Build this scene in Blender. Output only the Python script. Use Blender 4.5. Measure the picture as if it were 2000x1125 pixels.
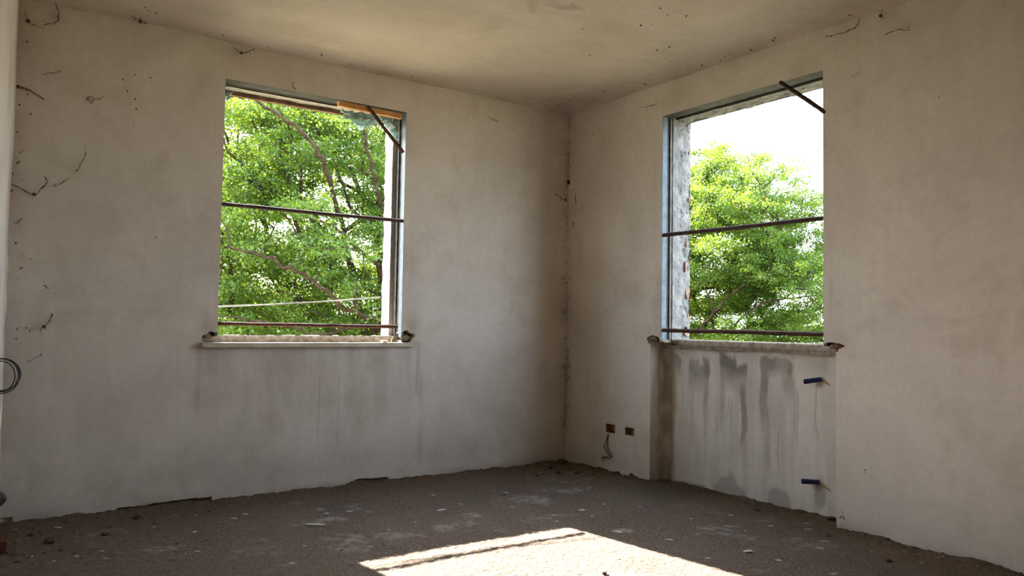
import bpy, math, random
import numpy as np
from mathutils import Matrix, Vector

sc = bpy.context.scene
for o in list(bpy.data.objects):
    bpy.data.objects.remove(o)
col = sc.collection

# ------------------------------------------------------------------ camera
F_PX, YAW, PITCH, ROLL = 1524.772, 0.6064, 0.0465, 0.0161
CAM = Vector((-3.8428, -4.7781, 1.0492))
fw = Vector((math.sin(YAW) * math.cos(PITCH), math.cos(YAW) * math.cos(PITCH), math.sin(PITCH)))
r0 = Vector((math.cos(YAW), -math.sin(YAW), 0))
u0 = r0.cross(fw)
rt = r0 * math.cos(ROLL) + u0 * math.sin(ROLL)
up = -r0 * math.sin(ROLL) + u0 * math.cos(ROLL)
cam_data = bpy.data.cameras.new('camera')
cam_data.sensor_width = 36.0
cam_data.lens = F_PX * 36.0 / 2000.0
cam_data.clip_start = 0.02
cam_data.clip_end = 500
cam = bpy.data.objects.new('camera', cam_data)
col.objects.link(cam)
M3 = Matrix((rt, up, -fw)).transposed().to_4x4()
M3.translation = CAM
cam.matrix_world = M3
sc.camera = cam

# ------------------------------------------------------------------ sky, sun, exposure
SUN_EL = math.radians(30.4)
SUN_AZ = math.atan(0.125)            # the sun stands a little left of straight out of the far window
SKY_STRENGTH = 0.25
HAZE = (0.90, 1.03, 1.20)              # thin bright haze over the whole sky
HAZE_STRENGTH = 2.2
SUN_STRENGTH = 29.0
EXPOSURE = 1.62
world = bpy.data.worlds.new('sky')
sc.world = world
world.use_nodes = True
wn = world.node_tree.nodes
wl = world.node_tree.links
wn.clear()
sky = wn.new('ShaderNodeTexSky')
sky.sky_type = 'NISHITA'
sky.sun_disc = False
sky.sun_elevation = SUN_EL
sky.sun_rotation = -SUN_AZ
sky.air_density = 1.0
sky.dust_density = 2.5
sky.ozone_density = 1.0
bgn = wn.new('ShaderNodeBackground')
bgn.inputs['Strength'].default_value = SKY_STRENGTH
wo = wn.new('ShaderNodeOutputWorld')
haze = wn.new('ShaderNodeBackground')
haze.inputs['Color'].default_value = (*HAZE, 1)
haze.inputs['Strength'].default_value = HAZE_STRENGTH
addn = wn.new('ShaderNodeAddShader')
wl.new(sky.outputs[0], bgn.inputs['Color'])
wl.new(bgn.outputs[0], addn.inputs[0])
wl.new(haze.outputs[0], addn.inputs[1])
wl.new(addn.outputs[0], wo.inputs['Surface'])
sun_data = bpy.data.lights.new('sun', 'SUN')
sun_data.energy = SUN_STRENGTH
sun_data.angle = math.radians(0.53)
sun_data.color = (1.0, 0.93, 0.83)
sun = bpy.data.objects.new('sun', sun_data)
col.objects.link(sun)
travel = Vector((math.sin(SUN_AZ) * math.cos(SUN_EL), -math.cos(SUN_AZ) * math.cos(SUN_EL), -math.sin(SUN_EL)))
sun.rotation_euler = travel.to_track_quat('-Z', 'Y').to_euler()
sun.location = (-6, 20, 15)
sc.view_settings.view_transform = 'Standard'
sc.view_settings.look = 'None'
sc.view_settings.gamma = 1.0
sc.view_settings.use_curve_mapping = False
sc.view_settings.exposure = EXPOSURE
sc.cycles.use_denoising = True
sc.cycles.max_bounces = 14
sc.cycles.diffuse_bounces = 10
sc.cycles.transmission_bounces = 8
sc.cycles.transparent_max_bounces = 12
sc.cycles.sample_clamp_indirect = 20.0

# ------------------------------------------------------------------ sizes (metres; room corner at the origin)
H = 2.75                                  # ceiling
T = 0.28                                  # wall thickness
W1A, W1B, W1S, W1T = -2.638, -1.434, 0.957, 2.491      # window in the far wall (y = 0): x range, sill, head
W2A, W2B, W2S, W2T = -1.013, -2.236, 0.966, 2.488      # window in the right wall (x = 0): y range, sill, head
NL, NR, ND, NT = -0.915, -2.310, 0.154, 0.945          # niche under it: y range, depth, top
XL, SK = -3.6928, 0.06                    # left wall: x = XL + SK*y
YJ, XA, YN = -3.3, -7.0, -8.6             # the room widens behind the camera: jog, far-left side, near wall
GROUND = -3.2
rng = np.random.default_rng(7)
random.seed(7)

# ------------------------------------------------------------------ noise
def _hash(ix, iy, iz, seed):
    h = (ix * 374761393 + iy * 668265263 + iz * 2147483647 + seed * 1274126177) & 0xffffffff
    h = ((h ^ (h >> 13)) * 1274126177) & 0xffffffff
    h = h ^ (h >> 16)
    return (h & 0xffff) / 65535.0 * 2 - 1
def vnoise(x, y, z=None, seed=0):
    x = np.asarray(x, float); y = np.asarray(y, float)
    z = np.zeros_like(x) if z is None else np.asarray(z, float)
    ix, iy, iz = (np.floor(a).astype(np.int64) for a in (x, y, z))
    fx, fy, fz = x - ix, y - iy, z - iz
    fx, fy, fz = (f * f * (3 - 2 * f) for f in (fx, fy, fz))
    out = 0
    for dx in (0, 1):
        for dy in (0, 1):
            for dz in (0, 1):
                w = (fx if dx else 1 - fx) * (fy if dy else 1 - fy) * (fz if dz else 1 - fz)
                out = out + w * _hash(ix + dx, iy + dy, iz + dz, seed)
    return out
def fbm(x, y, z=None, octaves=4, seed=0):
    a, s, f = 1.0, 0.0, 1.0
    for k in range(octaves):
        s = s + a * vnoise(x * f, y * f, None if z is None else z * f, seed + k * 17)
        a *= 0.5; f *= 2.03
    return s
def sstep(a, b, x):
    t = np.clip((x - a) / (b - a), 0, 1)
    return t * t * (3 - 2 * t)

# ------------------------------------------------------------------ mesh building
class MB:
    """collects quads/triangles (and point attributes) for ONE mesh object"""
    def __init__(self):
        self.v, self.f, self.m, self.n = [], [], [], 0
        self.attrs = {}
    def add(self, verts, faces, mat=0, **attrs):
        verts = np.asarray(verts, float).reshape(-1, 3)
        for k in set(self.attrs) | set(attrs):
            if k not in self.attrs:
                self.attrs[k] = [np.zeros(self.n)]
            self.attrs[k].append(np.asarray(attrs.get(k, np.zeros(len(verts))), float))
        self.v.append(verts)
        for fc in faces:
            self.f.append(tuple(int(i) + self.n for i in fc))
            self.m.append(mat)
        self.n += len(verts)
        return self
    def grid(self, O, U, V, us, vs, N=(0, 0, 0), disp=None, skip=None, mat=0, attr=None):
        us, vs = np.asarray(us, float), np.asarray(vs, float)
        uu, vv = np.meshgrid(us, vs, indexing='ij')
        u, v = uu.ravel(), vv.ravel()
        P = np.asarray(O, float)[None] + u[:, None] * np.asarray(U, float)[None] + v[:, None] * np.asarray(V, float)[None]
        if disp is not None:
            P = P + disp(u, v)[:, None] * np.asarray(N, float)[None]
        nu, nv = len(us), len(vs)
        i, j = np.meshgrid(np.arange(nu - 1), np.arange(nv - 1), indexing='ij')
        a = (i * nv + j).ravel()
        F = np.stack([a, a + nv, a + nv + 1, a + 1], 1)
        if skip is not None:
            cu = ((us[:-1] + us[1:]) / 2)[i.ravel()]
            cv = ((vs[:-1] + vs[1:]) / 2)[j.ravel()]
            F = F[~skip(cu, cv)]
        at = attr(u, v) if attr else {}
        return self.add(P, F.tolist(), mat, **at)
    def box(self, lo, hi, mat=0):
        x0, y0, z0 = (min(a, b) for a, b in zip(lo, hi)); x1, y1, z1 = (max(a, b) for a, b in zip(lo, hi))
        v = [(x0, y0, z0), (x1, y0, z0), (x1, y1, z0), (x0, y1, z0), (x0, y0, z1), (x1, y0, z1), (x1, y1, z1), (x0, y1, z1)]
        return self.add(v, [(0, 3, 2, 1), (4, 5, 6, 7), (0, 1, 5, 4), (1, 2, 6, 5), (2, 3, 7, 6), (3, 0, 4, 7)], mat)
    def tube(self, pts, rad, sides=6, mat=0, smooth=0, cap=True):
        P = np.asarray(pts, float)
        if smooth and len(P) > 2:
            P = catmull(P, smooth)
        n = len(P)
        R_ = np.asarray(rad, float)
        R_ = np.full(n, float(R_)) if R_.ndim == 0 else np.interp(np.linspace(0, 1, n), np.linspace(0, 1, len(R_)), R_)
        Tn = np.gradient(P, axis=0); Tn /= np.linalg.norm(Tn, axis=1)[:, None] + 1e-12
        ref = np.array([0, 0, 1.0]) if abs(Tn[0][2]) < 0.9 else np.array([1.0, 0, 0])
        a = np.cross(Tn[0], ref); a /= np.linalg.norm(a)
        V = []
        for k in range(n):
            a = a - Tn[k] * np.dot(a, Tn[k]); a /= np.linalg.norm(a) + 1e-12
            b = np.cross(Tn[k], a)
            for s in range(sides):
                t = 2 * math.pi * (s + 0.5) / sides
                V.append(P[k] + R_[k] * (math.cos(t) * a + math.sin(t) * b))
        Fc = []
        for k in range(n - 1):
            for s in range(sides):
                q = (s + 1) % sides
                Fc.append((k * sides + s, k * sides + q, (k + 1) * sides + q, (k + 1) * sides + s))
        if cap:
            Fc.append(tuple(range(sides))[::-1]); Fc.append(tuple(range((n - 1) * sides, n * sides)))
        return self.add(V, Fc, mat)
    def blob(self, c, r, seed=0, rough=0.25, mat=0):
        V = ICO_V.copy()
        d = 1 + rough * fbm(V[:, 0] * 1.7 + seed * 3.1, V[:, 1] * 1.7, V[:, 2] * 1.7, 3, seed)
        return self.add(np.asarray(c)[None] + V * d[:, None] * np.asarray(r, float)[None], ICO_F, mat)
    def mesh(self, name, mats, smooth=False):
        me = bpy.data.meshes.new(name)
        V = np.concatenate(self.v)
        me.from_pydata(V.tolist(), [], self.f)
        for m in (mats if isinstance(mats, (list, tuple)) else [mats]):
            me.materials.append(m)
        if any(self.m):
            me.polygons.foreach_set('material_index', self.m)
        if smooth:
            me.polygons.foreach_set('use_smooth', [True] * len(self.f))
        for k, arrs in self.attrs.items():
            at = me.attributes.new(k, 'FLOAT', 'POINT')
            at.data.foreach_set('value', np.concatenate(arrs).astype(np.float32))
        me.update()
        return me
    def build(self, name, mats, parent=None, smooth=False, origin=None):
        if origin is not None:
            self.v = [v - np.asarray(origin, float)[None] for v in self.v]
        o = link(name, self.mesh(name, mats, smooth), parent)
        if origin is not None:
            o.location = origin
        return o

def catmull(P, k):
    Q = np.vstack([2 * P[0] - P[1], P, 2 * P[-1] - P[-2]])
    out = []
    for i in range(1, len(Q) - 2):
        for t in np.linspace(0, 1, k, endpoint=False):
            a, b, c, d = Q[i - 1], Q[i], Q[i + 1], Q[i + 2]
            out.append(0.5 * (2 * b + (c - a) * t + (2 * a - 5 * b + 4 * c - d) * t * t + (3 * b - a - 3 * c + d) * t ** 3))
    out.append(P[-1])
    return np.array(out)
def _ico():
    t = (1 + 5 ** .5) / 2
    v = [(-1, t, 0), (1, t, 0), (-1, -t, 0), (1, -t, 0), (0, -1, t), (0, 1, t), (0, -1, -t), (0, 1, -t), (t, 0, -1), (t, 0, 1), (-t, 0, -1), (-t, 0, 1)]
    f = [(0, 11, 5), (0, 5, 1), (0, 1, 7), (0, 7, 10), (0, 10, 11), (1, 5, 9), (5, 11, 4), (11, 10, 2), (10, 7, 6), (7, 1, 8), (3, 9, 4), (3, 4, 2), (3, 2, 6), (3, 6, 8), (3, 8, 9), (4, 9, 5), (2, 4, 11), (6, 2, 10), (8, 6, 7), (9, 8, 1)]
    v = [np.array(a) / np.linalg.norm(a) for a in v]
    cache = {}; nf = []
    def mid(a, b):
        k = (min(a, b), max(a, b))
        if k not in cache:
            m = v[a] + v[b]; v.append(m / np.linalg.norm(m)); cache[k] = len(v) - 1
        return cache[k]
    for a, b, c in f:
        x, y, z = mid(a, b), mid(b, c), mid(c, a)
        nf += [(a, x, z), (b, y, x), (c, z, y), (x, y, z)]
    return np.array(v), nf
ICO_V, ICO_F = _ico()

def link(name, data, parent=None):
    o = bpy.data.objects.new(name, data)
    col.objects.link(o)
    if parent is not None:
        o.parent = parent
        o.matrix_parent_inverse = Matrix.Translation(-parent.location)
    return o
def empty(name, loc):
    o = link(name, None)
    o.location = loc
    o.empty_display_size = 0.1
    return o
def tag(o, label=None, cat=None, group=None, kind=None):
    for k, val in (('label', label), ('category', cat), ('group', group), ('kind', kind)):
        if val:
            o[k] = val
    return o
def struct(o, label, cat):
    return tag(o, label, cat, kind='structure')
def lines(a, b, step, *extra):
    n = max(2, int(round(abs(b - a) / step)) + 1)
    L = np.linspace(a, b, n)
    for e in extra:
        L[np.argmin(abs(L - e))] = e if min(abs(L - e)) < step * 0.6 else L[np.argmin(abs(L - e))]
    for e in extra:
        if min(abs(L - e)) > 1e-9:
            L = np.append(L, e)
    L = np.unique(L)
    return L if b > a else L[::-1]

# ------------------------------------------------------------------ materials
def new_mat(name):
    m = bpy.data.materials.new(name)
    m.use_nodes = True
    nt = m.node_tree
    nt.nodes.clear()
    out = nt.nodes.new('ShaderNodeOutputMaterial')
    b = nt.nodes.new('ShaderNodeBsdfPrincipled')
    nt.links.new(b.outputs[0], out.inputs['Surface'])
    return m, nt, b, out
def nd(nt, typ, **kw):
    n = nt.nodes.new(typ)
    for k, v in kw.items():
        setattr(n, k, v)
    return n
def noise(nt, vec, scale, detail=4, rough=0.55, dist=0.0):
    n = nd(nt, 'ShaderNodeTexNoise')
    n.inputs['Scale'].default_value = scale
    n.inputs['Detail'].default_value = detail
    n.inputs['Roughness'].default_value = rough
    n.inputs['Distortion'].default_value = dist
    nt.links.new(vec, n.inputs['Vector'])
    return n.outputs['Fac']
def ramp(nt, fac, stops):
    r = nd(nt, 'ShaderNodeValToRGB')
    el = r.color_ramp.elements
    while len(el) < len(stops):
        el.new(0.5)
    for e, (p, c) in zip(el, stops):
        e.position = p
        e.color = (*c, 1) if len(c) == 3 else c
    nt.links.new(fac, r.inputs[0])
    return r.outputs[0]
def mixc(nt, fac, a, b, mode='MIX'):
    m = nd(nt, 'ShaderNodeMix', data_type='RGBA', blend_type=mode)
    for sock, val in ((m.inputs[0], fac), (m.inputs[6], a), (m.inputs[7], b)):
        if hasattr(val, 'is_linked'):
            nt.links.new(val, sock)
        elif isinstance(val, (int, float)):
            sock.default_value = val
        else:
            sock.default_value = (*val, 1)
    return m.outputs[2]
def mathn(nt, op, a, b=None):
    m = nd(nt, 'ShaderNodeMath', operation=op)
    for s, val in zip(m.inputs, (a, b)):
        if val is None:
            continue
        if hasattr(val, 'is_linked'):
            nt.links.new(val, s)
        else:
            s.default_value = val
    return m.outputs[0]
def pos(nt, scale=(1, 1, 1)):
    c = nd(nt, 'ShaderNodeTexCoord')
    mp = nd(nt, 'ShaderNodeMapping')
    mp.inputs['Scale'].default_value = scale
    nt.links.new(c.outputs['Object'], mp.inputs[0])
    return mp.outputs[0]
def attr(nt, name):
    a = nd(nt, 'ShaderNodeAttribute', attribute_name=name)
    return a.outputs['Fac']
def bump(nt, b, height, strength, distance):
    n = nd(nt, 'ShaderNodeBump')
    n.inputs['Strength'].default_value = strength
    n.inputs['Distance'].default_value = distance
    nt.links.new(height, n.inputs['Height'])
    nt.links.new(n.outputs[0], b.inputs['Normal'])
def plain(name, c1, c2, scale, rough=0.8, bump_s=0.0, bump_scale=60, metallic=0.0, spec=0.3, bdist=0.004):
    m, nt, b, _ = new_mat(name)
    v = pos(nt)
    nt.links.new(ramp(nt, noise(nt, v, scale, 5, 0.6), [(0.35, c1), (0.65, c2)]), b.inputs['Base Color'])
    b.inputs['Roughness'].default_value = rough
    b.inputs['Metallic'].default_value = metallic
    b.inputs['Specular IOR Level'].default_value = spec
    if bump_s:
        bump(nt, b, noise(nt, v, bump_scale, 4, 0.6), bump_s, bdist)
    return m

def plaster_mat(name, ca, cb, cc):
    m, nt, b, _ = new_mat(name)
    v = pos(nt)
    base = ramp(nt, noise(nt, v, 1.3, 5, 0.6, 0.6), [(0.32, ca), (0.52, cb), (0.72, cc)])
    streak = noise(nt, pos(nt, (7, 7, 0.55)), 1.6, 4, 0.6)
    base = mixc(nt, 0.2, base, ramp(nt, streak, [(0.3, tuple(0.80 * x for x in cb)), (0.7, tuple(min(1, 1.12 * x) for x in cb))]))
    fine = noise(nt, v, 26, 5, 0.7)
    base = mixc(nt, 0.22, base, ramp(nt, fine, [(0.35, tuple(0.78 * x for x in cb)), (0.65, tuple(1.12 * x for x in cb))]))
    grime = ramp(nt, noise(nt, v, 3.2, 6, 0.62, 0.4), [(0.52, (0, 0, 0)), (0.74, (1, 1, 1))])
    gf = nd(nt, 'ShaderNodeSeparateColor'); nt.links.new(grime, gf.inputs[0])
    base = mixc(nt, mathn(nt, 'MULTIPLY', gf.outputs[0], 0.38), base, (0.38, 0.32, 0.235))
    base = mixc(nt, attr(nt, 'pale'), base, (0.74, 0.71, 0.67))
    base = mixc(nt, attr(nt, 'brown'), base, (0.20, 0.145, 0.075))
    base = mixc(nt, attr(nt, 'damp'), base, (0.17, 0.152, 0.125))
    dots = ramp(nt, noise(nt, v, 95, 2, 0.5), [(0.735, (0, 0, 0)), (0.76, (1, 1, 1))])
    df = nd(nt, 'ShaderNodeSeparateColor'); nt.links.new(dots, df.inputs[0])
    base = mixc(nt, mathn(nt, 'MULTIPLY', df.outputs[0], 0.4), base, (0.16, 0.12, 0.08))
    nt.links.new(base, b.inputs['Base Color'])
    b.inputs['Roughness'].default_value = 0.92
    b.inputs['Specular IOR Level'].default_value = 0.15
    h = mathn(nt, 'ADD', noise(nt, v, 240, 3, 0.6), mathn(nt, 'MULTIPLY', noise(nt, v, 16, 4, 0.6), 2.5))
    bump(nt, b, h, 0.28, 0.0025)
    return m
PLASTER = plaster_mat('wall_plaster', (0.5145, 0.4673, 0.4043), (0.6458, 0.5932, 0.5250), (0.7350, 0.6825, 0.6142))
PLASTER_C = plaster_mat('ceiling_plaster', (0.4721, 0.4196, 0.3616), (0.5595, 0.5026, 0.4420), (0.6119, 0.5552, 0.4956))

def floor_mat():
    m, nt, b, _ = new_mat('rough_screed')
    v = pos(nt)
    g = noise(nt, v, 95, 5, 0.7)
    base = ramp(nt, g, [(0.39, (0.0592, 0.0431, 0.0324)), (0.5, (0.1394, 0.1077, 0.0836)), (0.61, (0.2578, 0.2059, 0.1617))])
    big = noise(nt, v, 2.1, 5, 0.6, 0.5)
    base = mixc(nt, 0.35, base, ramp(nt, big, [(0.35, (0.0976, 0.0741, 0.0558)), (0.68, (0.1707, 0.1343, 0.1060))]))
    base = mixc(nt, attr(nt, 'dirt'), base, ramp(nt, noise(nt, v, 30, 6, 0.7), [(0.3, (0.0919, 0.0626, 0.0395)), (0.7, (0.2481, 0.1837, 0.1240))]))
    base = mixc(nt, attr(nt, 'pale'), base, (0.3744, 0.3384, 0.3096))
    base = mixc(nt, attr(nt, 'olive'), base, (0.085, 0.08, 0.045))
    nt.links.new(base, b.inputs['Base Color'])
    b.inputs['Roughness'].default_value = 0.95
    b.inputs['Specular IOR Level'].default_value = 0.15
    h = mathn(nt, 'ADD', noise(nt, v, 110, 4, 0.65), mathn(nt, 'MULTIPLY', noise(nt, v, 260, 2, 0.5), 0.5))
    bump(nt, b, h, 1.0, 0.016)
    return m
SCREED = floor_mat()
MORTAR = plain('cement_mortar', (0.1650, 0.1650, 0.1623), (0.2750, 0.2722, 0.2612), 14, 0.95, 0.9, 55, spec=0.15, bdist=0.012)
MORTAR_P = plain('pale_render', (0.3224, 0.3038, 0.2728), (0.4464, 0.4278, 0.3906), 18, 0.95, 0.8, 60, spec=0.15, bdist=0.01)
DARKM = plain('dirty_mortar', (0.12, 0.085, 0.05), (0.30, 0.23, 0.15), 22, 0.95, 0.9, 70, spec=0.1, bdist=0.012)
SILLC = plain('weathered_sill_concrete', (0.25, 0.20, 0.145), (0.46, 0.40, 0.32), 26, 0.92, 0.6, 90, spec=0.15)
MARBLE = plain('sill_marble', (0.4480, 0.3799, 0.2950), (0.6160, 0.5350, 0.4300), 9, 0.4, 0.1, 80, spec=0.4)
BRICK = plain('brick_clay', (0.2232, 0.1200, 0.0930), (0.3100, 0.2160, 0.1860), 30, 0.9, 0.6, 80, spec=0.15)
BRICK_D = plain('old_brick_clay', (0.0720, 0.0270, 0.0158), (0.1350, 0.0585, 0.0360), 24, 0.9, 0.6, 80, spec=0.15)
GALV = plain('galvanised_steel', (0.0843, 0.1140, 0.1394), (0.1339, 0.1740, 0.2108), 22, 0.6, 0.08, 120, metallic=0.2, spec=0.25)
GALV_D = plain('dull_galvanised_steel', (0.055, 0.052, 0.046), (0.12, 0.118, 0.105), 16, 0.6, 0.1, 120, metallic=0.2, spec=0.4)
RUST = plain('rusty_iron', (0.035, 0.014, 0.008), (0.10, 0.04, 0.02), 38, 0.85, 0.6, 140, metallic=0.15, spec=0.3)
RUST_D = plain('dark_rusty_iron', (0.025, 0.016, 0.013), (0.075, 0.038, 0.024), 38, 0.8, 0.5, 140, metallic=0.2, spec=0.3)
PINE = plain('pine_wood', (0.42, 0.19, 0.06), (0.60, 0.31, 0.115), 12, 0.6, 0.2, 60)
WOOD_D = plain('dark_weathered_wood', (0.10, 0.055, 0.03), (0.24, 0.14, 0.075), 18, 0.85, 0.5, 70)
BOXPL = plain('socket_box_plastic', (0.20, 0.105, 0.03), (0.34, 0.20, 0.07), 26, 0.6, 0.2, 60)
GREENW = plain('wire_green', (0.05, 0.075, 0.05), (0.09, 0.12, 0.085), 30, 0.5)
BROWNW = plain('wire_brown', (0.06, 0.032, 0.02), (0.10, 0.06, 0.04), 30, 0.5)
BLACKW = plain('cable_black', (0.018, 0.018, 0.018), (0.05, 0.05, 0.048), 30, 0.5)
TEALW = plain('wire_teal', (0.02, 0.07, 0.08), (0.04, 0.12, 0.13), 30, 0.5)
BLUEP = plain('blue_pipe_sleeve', (0.0048, 0.0112, 0.0440), (0.0096, 0.0224, 0.0800), 40, 0.55, 0.3, 120)
PIPEM = plain('dirty_pipe_end', (0.10, 0.085, 0.05), (0.27, 0.22, 0.14), 60, 0.8, 0.5, 150)
OCHRE = plain('ochre_chase_mortar', (0.30, 0.21, 0.11), (0.46, 0.35, 0.22), 45, 0.95, 0.6, 120)
WEB = plain('dusty_cobweb', (0.06, 0.042, 0.024), (0.14, 0.10, 0.062), 40, 1.0, 0, spec=0.0)
FLAKE = plain('plaster_flake', (0.3456, 0.3240, 0.3024), (0.4896, 0.4680, 0.4392), 40, 0.9, 0.4, 120)
CLOD = plain('dark_clod', (0.045, 0.035, 0.024), (0.13, 0.098, 0.065), 40, 0.95, 0.6, 110, spec=0.1)
STONE = plain('tan_stone', (0.1736, 0.1178, 0.0744), (0.2604, 0.1922, 0.1364), 40, 0.9, 0.5, 110)
WHITEST = plain('white_pebble', (0.60, 0.57, 0.53), (0.78, 0.75, 0.70), 40, 0.7, 0.2, 80)
EXT = plain('exterior_render', (0.45, 0.42, 0.37), (0.60, 0.56, 0.50), 4, 0.95, 0.4, 60)
YARD = plain('dry_yard_ground', (0.1237, 0.1131, 0.0562), (0.2145, 0.1833, 0.1050), 0.8, 0.95, 0.8, 12)  # dry tan yard, mostly unseen; tone set by the light it bounces indoors
BARK = plain('tree_bark', (0.0161, 0.0108, 0.0062), (0.0491, 0.0341, 0.0205), 9, 0.95, 0.8, 30, spec=0.1, bdist=0.02)
def film_mat():
    m, nt, b, _ = new_mat('teal_plastic_film')
    v = pos(nt)
    nt.links.new(ramp(nt, noise(nt, v, 25, 4, 0.6), [(0.35, (0.34, 0.48, 0.46)), (0.65, (0.62, 0.75, 0.72))]), b.inputs['Base Color'])
    b.inputs['Roughness'].default_value = 0.3
    b.inputs['Transmission Weight'].default_value = 0.45
    b.inputs['IOR'].default_value = 1.1
    return m
FILM = film_mat()
def leaf_mat(name, dark, mid, light):
    m, nt, b, out = new_mat(name)
    nt.nodes.remove(b)
    c = ramp(nt, attr(nt, 'tint'), [(0.0, dark), (0.5, mid), (1.0, light)])
    d = nd(nt, 'ShaderNodeBsdfDiffuse'); t = nd(nt, 'ShaderNodeBsdfTranslucent'); g = nd(nt, 'ShaderNodeBsdfGlossy')
    g.inputs['Roughness'].default_value = 0.45
    g.inputs['Color'].default_value = (0.9, 0.95, 0.9, 1)
    nt.links.new(c, d.inputs[0])
    nt.links.new(mixc(nt, 0.5, c, (0.25, 0.33, 0.02), 'MIX'), t.inputs[0])
    m1 = nd(nt, 'ShaderNodeMixShader'); m1.inputs[0].default_value = 0.5
    nt.links.new(d.outputs[0], m1.inputs[1]); nt.links.new(t.outputs[0], m1.inputs[2])
    m2 = nd(nt, 'ShaderNodeMixShader'); m2.inputs[0].default_value = 0.03
    nt.links.new(m1.outputs[0], m2.inputs[1]); nt.links.new(g.outputs[0], m2.inputs[2])
    nt.links.new(m2.outputs[0], out.inputs['Surface'])
    return m
LEAF_A = leaf_mat('maple_leaf', (0.0198, 0.0581, 0.0055), (0.0374, 0.0910, 0.0086), (0.0749, 0.1314, 0.0156))
LEAF_B = leaf_mat('bright_tree_leaf', (0.0221, 0.0632, 0.0047), (0.0441, 0.1061, 0.0086), (0.0881, 0.1466, 0.0156))
LEAF_C = leaf_mat('hedge_leaf', (0.0221, 0.0556, 0.0062), (0.0397, 0.0859, 0.0101), (0.0749, 0.1213, 0.0175))

# ================================================================== STRUCTURE
def soft(a, b, x, s):
    lo, hi = min(a, b), max(a, b)
    return sstep(lo - s, lo + s, x) * (1 - sstep(hi - s, hi + s, x))

# ---- far wall (plane y = 0, room side is -y)
def far_notch(x, z):
    w = 0.35 * fbm(x * 30, z * 30, octaves=3, seed=3)
    a = (((x + 2.672) / 0.046) ** 2 + ((z - 0.944) / 0.034) ** 2 + w < 1) & (x < W1A + 0.02)
    b = (((x + 1.392) / 0.052) ** 2 + ((z - 0.950) / 0.044) ** 2 + w < 1) & (x > W1B - 0.02)
    return (a | b) & (z > 0.90)
def far_disp(x, z):
    d = 0.004 * fbm(x * 1.6, z * 1.6, octaves=3, seed=11) + 0.0012 * fbm(x * 9, z * 9, octaves=2, seed=12)
    edge = sstep(0.0, 0.08, np.maximum(np.maximum(W1A - x, x - W1B), np.maximum(W1S - z, z - W1T)))
    d = d * edge
    base = (z < 0.012 + 0.018 * fbm(x * 6, z * 6 + 2.2, octaves=4, seed=21)) & (fbm(x * 2.1, z * 0, octaves=2, seed=22) > -0.15)
    d = np.where(base, d + 0.022, d)
    return np.where(far_notch(x, z), 0.085, d)
def far_attr(x, z):
    n = fbm(x * 14, z * 1.6, octaves=4, seed=31)
    n2 = fbm(x * 5, z * 5, octaves=4, seed=32)
    br = 0.30 * soft(-2.70, -1.36, x, 0.03) * sstep(0.45, 0.90, z) * (z < 0.9) * np.clip(0.45 + 0.8 * n, 0, 1)
    br = np.maximum(br, 0.17 * soft(-2.72, -1.34, x, 0.06) * sstep(0.10, 0.6, z) * (z < 0.9) * np.clip(0.2 + 0.9 * n, 0, 1))
    for cx, z0, z1, w, a in ((-2.004, .22, .82, .006, .42), (-2.046, .48, .76, .006, .3), (-1.875, .25, .76, .005, .36), (-1.80, .40, .72, .006, .25),
                             (-2.12, .4, .8, .012, .16), (-1.72, .35, .8, .012, .18), (-2.30, .45, .86, .02, .13), (-2.45, .40, .86, .03, .12), (-1.58, .35, .86, .025, .15),
                             (-2.735, .45, .885, .018, .28), (-1.302, .55, .93, .016, .36), (-1.275, .1, .7, .022, .26)):
        xx = x - cx - 0.006 * fbm(z * 5, x * 0, octaves=2, seed=int(abs(cx) * 1000))
        br = np.maximum(br, a * np.exp(-(xx / w) ** 2) * soft(z0, z1, z, 0.06) * np.clip(0.75 + 0.5 * n2, 0, 1))
    # grime round the broken sill ends
    for cx, cz, rx, rz, a in ((-2.70, 1.02, .05, .10, .45), (-1.36, 1.03, .06, .12, .45), (-2.74, .87, .035, .03, .5), (-1.34, .90, .05, .05, .4), (-1.395, 1.12, .03, .16, .2)):
        br = np.maximum(br, a * np.exp(-((x - cx) / rx) ** 2 - ((z - cz) / rz) ** 2) * np.clip(0.7 + 0.7 * n2, 0, 1))
    # discoloured, sooty room corners and the line under the ceiling
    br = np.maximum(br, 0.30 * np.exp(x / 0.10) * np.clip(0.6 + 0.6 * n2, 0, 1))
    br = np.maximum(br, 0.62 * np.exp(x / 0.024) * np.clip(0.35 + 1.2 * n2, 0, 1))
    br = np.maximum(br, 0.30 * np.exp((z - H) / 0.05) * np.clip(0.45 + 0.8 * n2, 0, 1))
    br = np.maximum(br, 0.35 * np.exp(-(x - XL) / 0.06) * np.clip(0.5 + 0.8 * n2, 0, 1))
    br = np.maximum(br, 0.75 * far_notch(x, z))
    dm = 0.50 * np.exp(-np.maximum(z, 0) / 0.03) * np.clip(0.4 + 0.9 * fbm(x * 4, z * 9, octaves=3, seed=35), 0, 1)
    dm = np.maximum(dm, 0.14 * np.exp(-((z - 0.16) / 0.12) ** 2) * np.clip(0.2 + fbm(x * 2.2, z * 3, octaves=3, seed=36), 0, 1))
    br = np.maximum(br, 0.9 * far_disp_base(x, z))
    return dict(brown=np.clip(br, 0, 1), damp=np.clip(dm, 0, 1), pale=np.zeros_like(x))
def far_disp_base(x, z):
    return ((z < 0.012 + 0.018 * fbm(x * 6, z * 6 + 2.2, octaves=4, seed=21)) & (fbm(x * 2.1, z * 0, octaves=2, seed=22) > -0.15)).astype(float)

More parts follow.
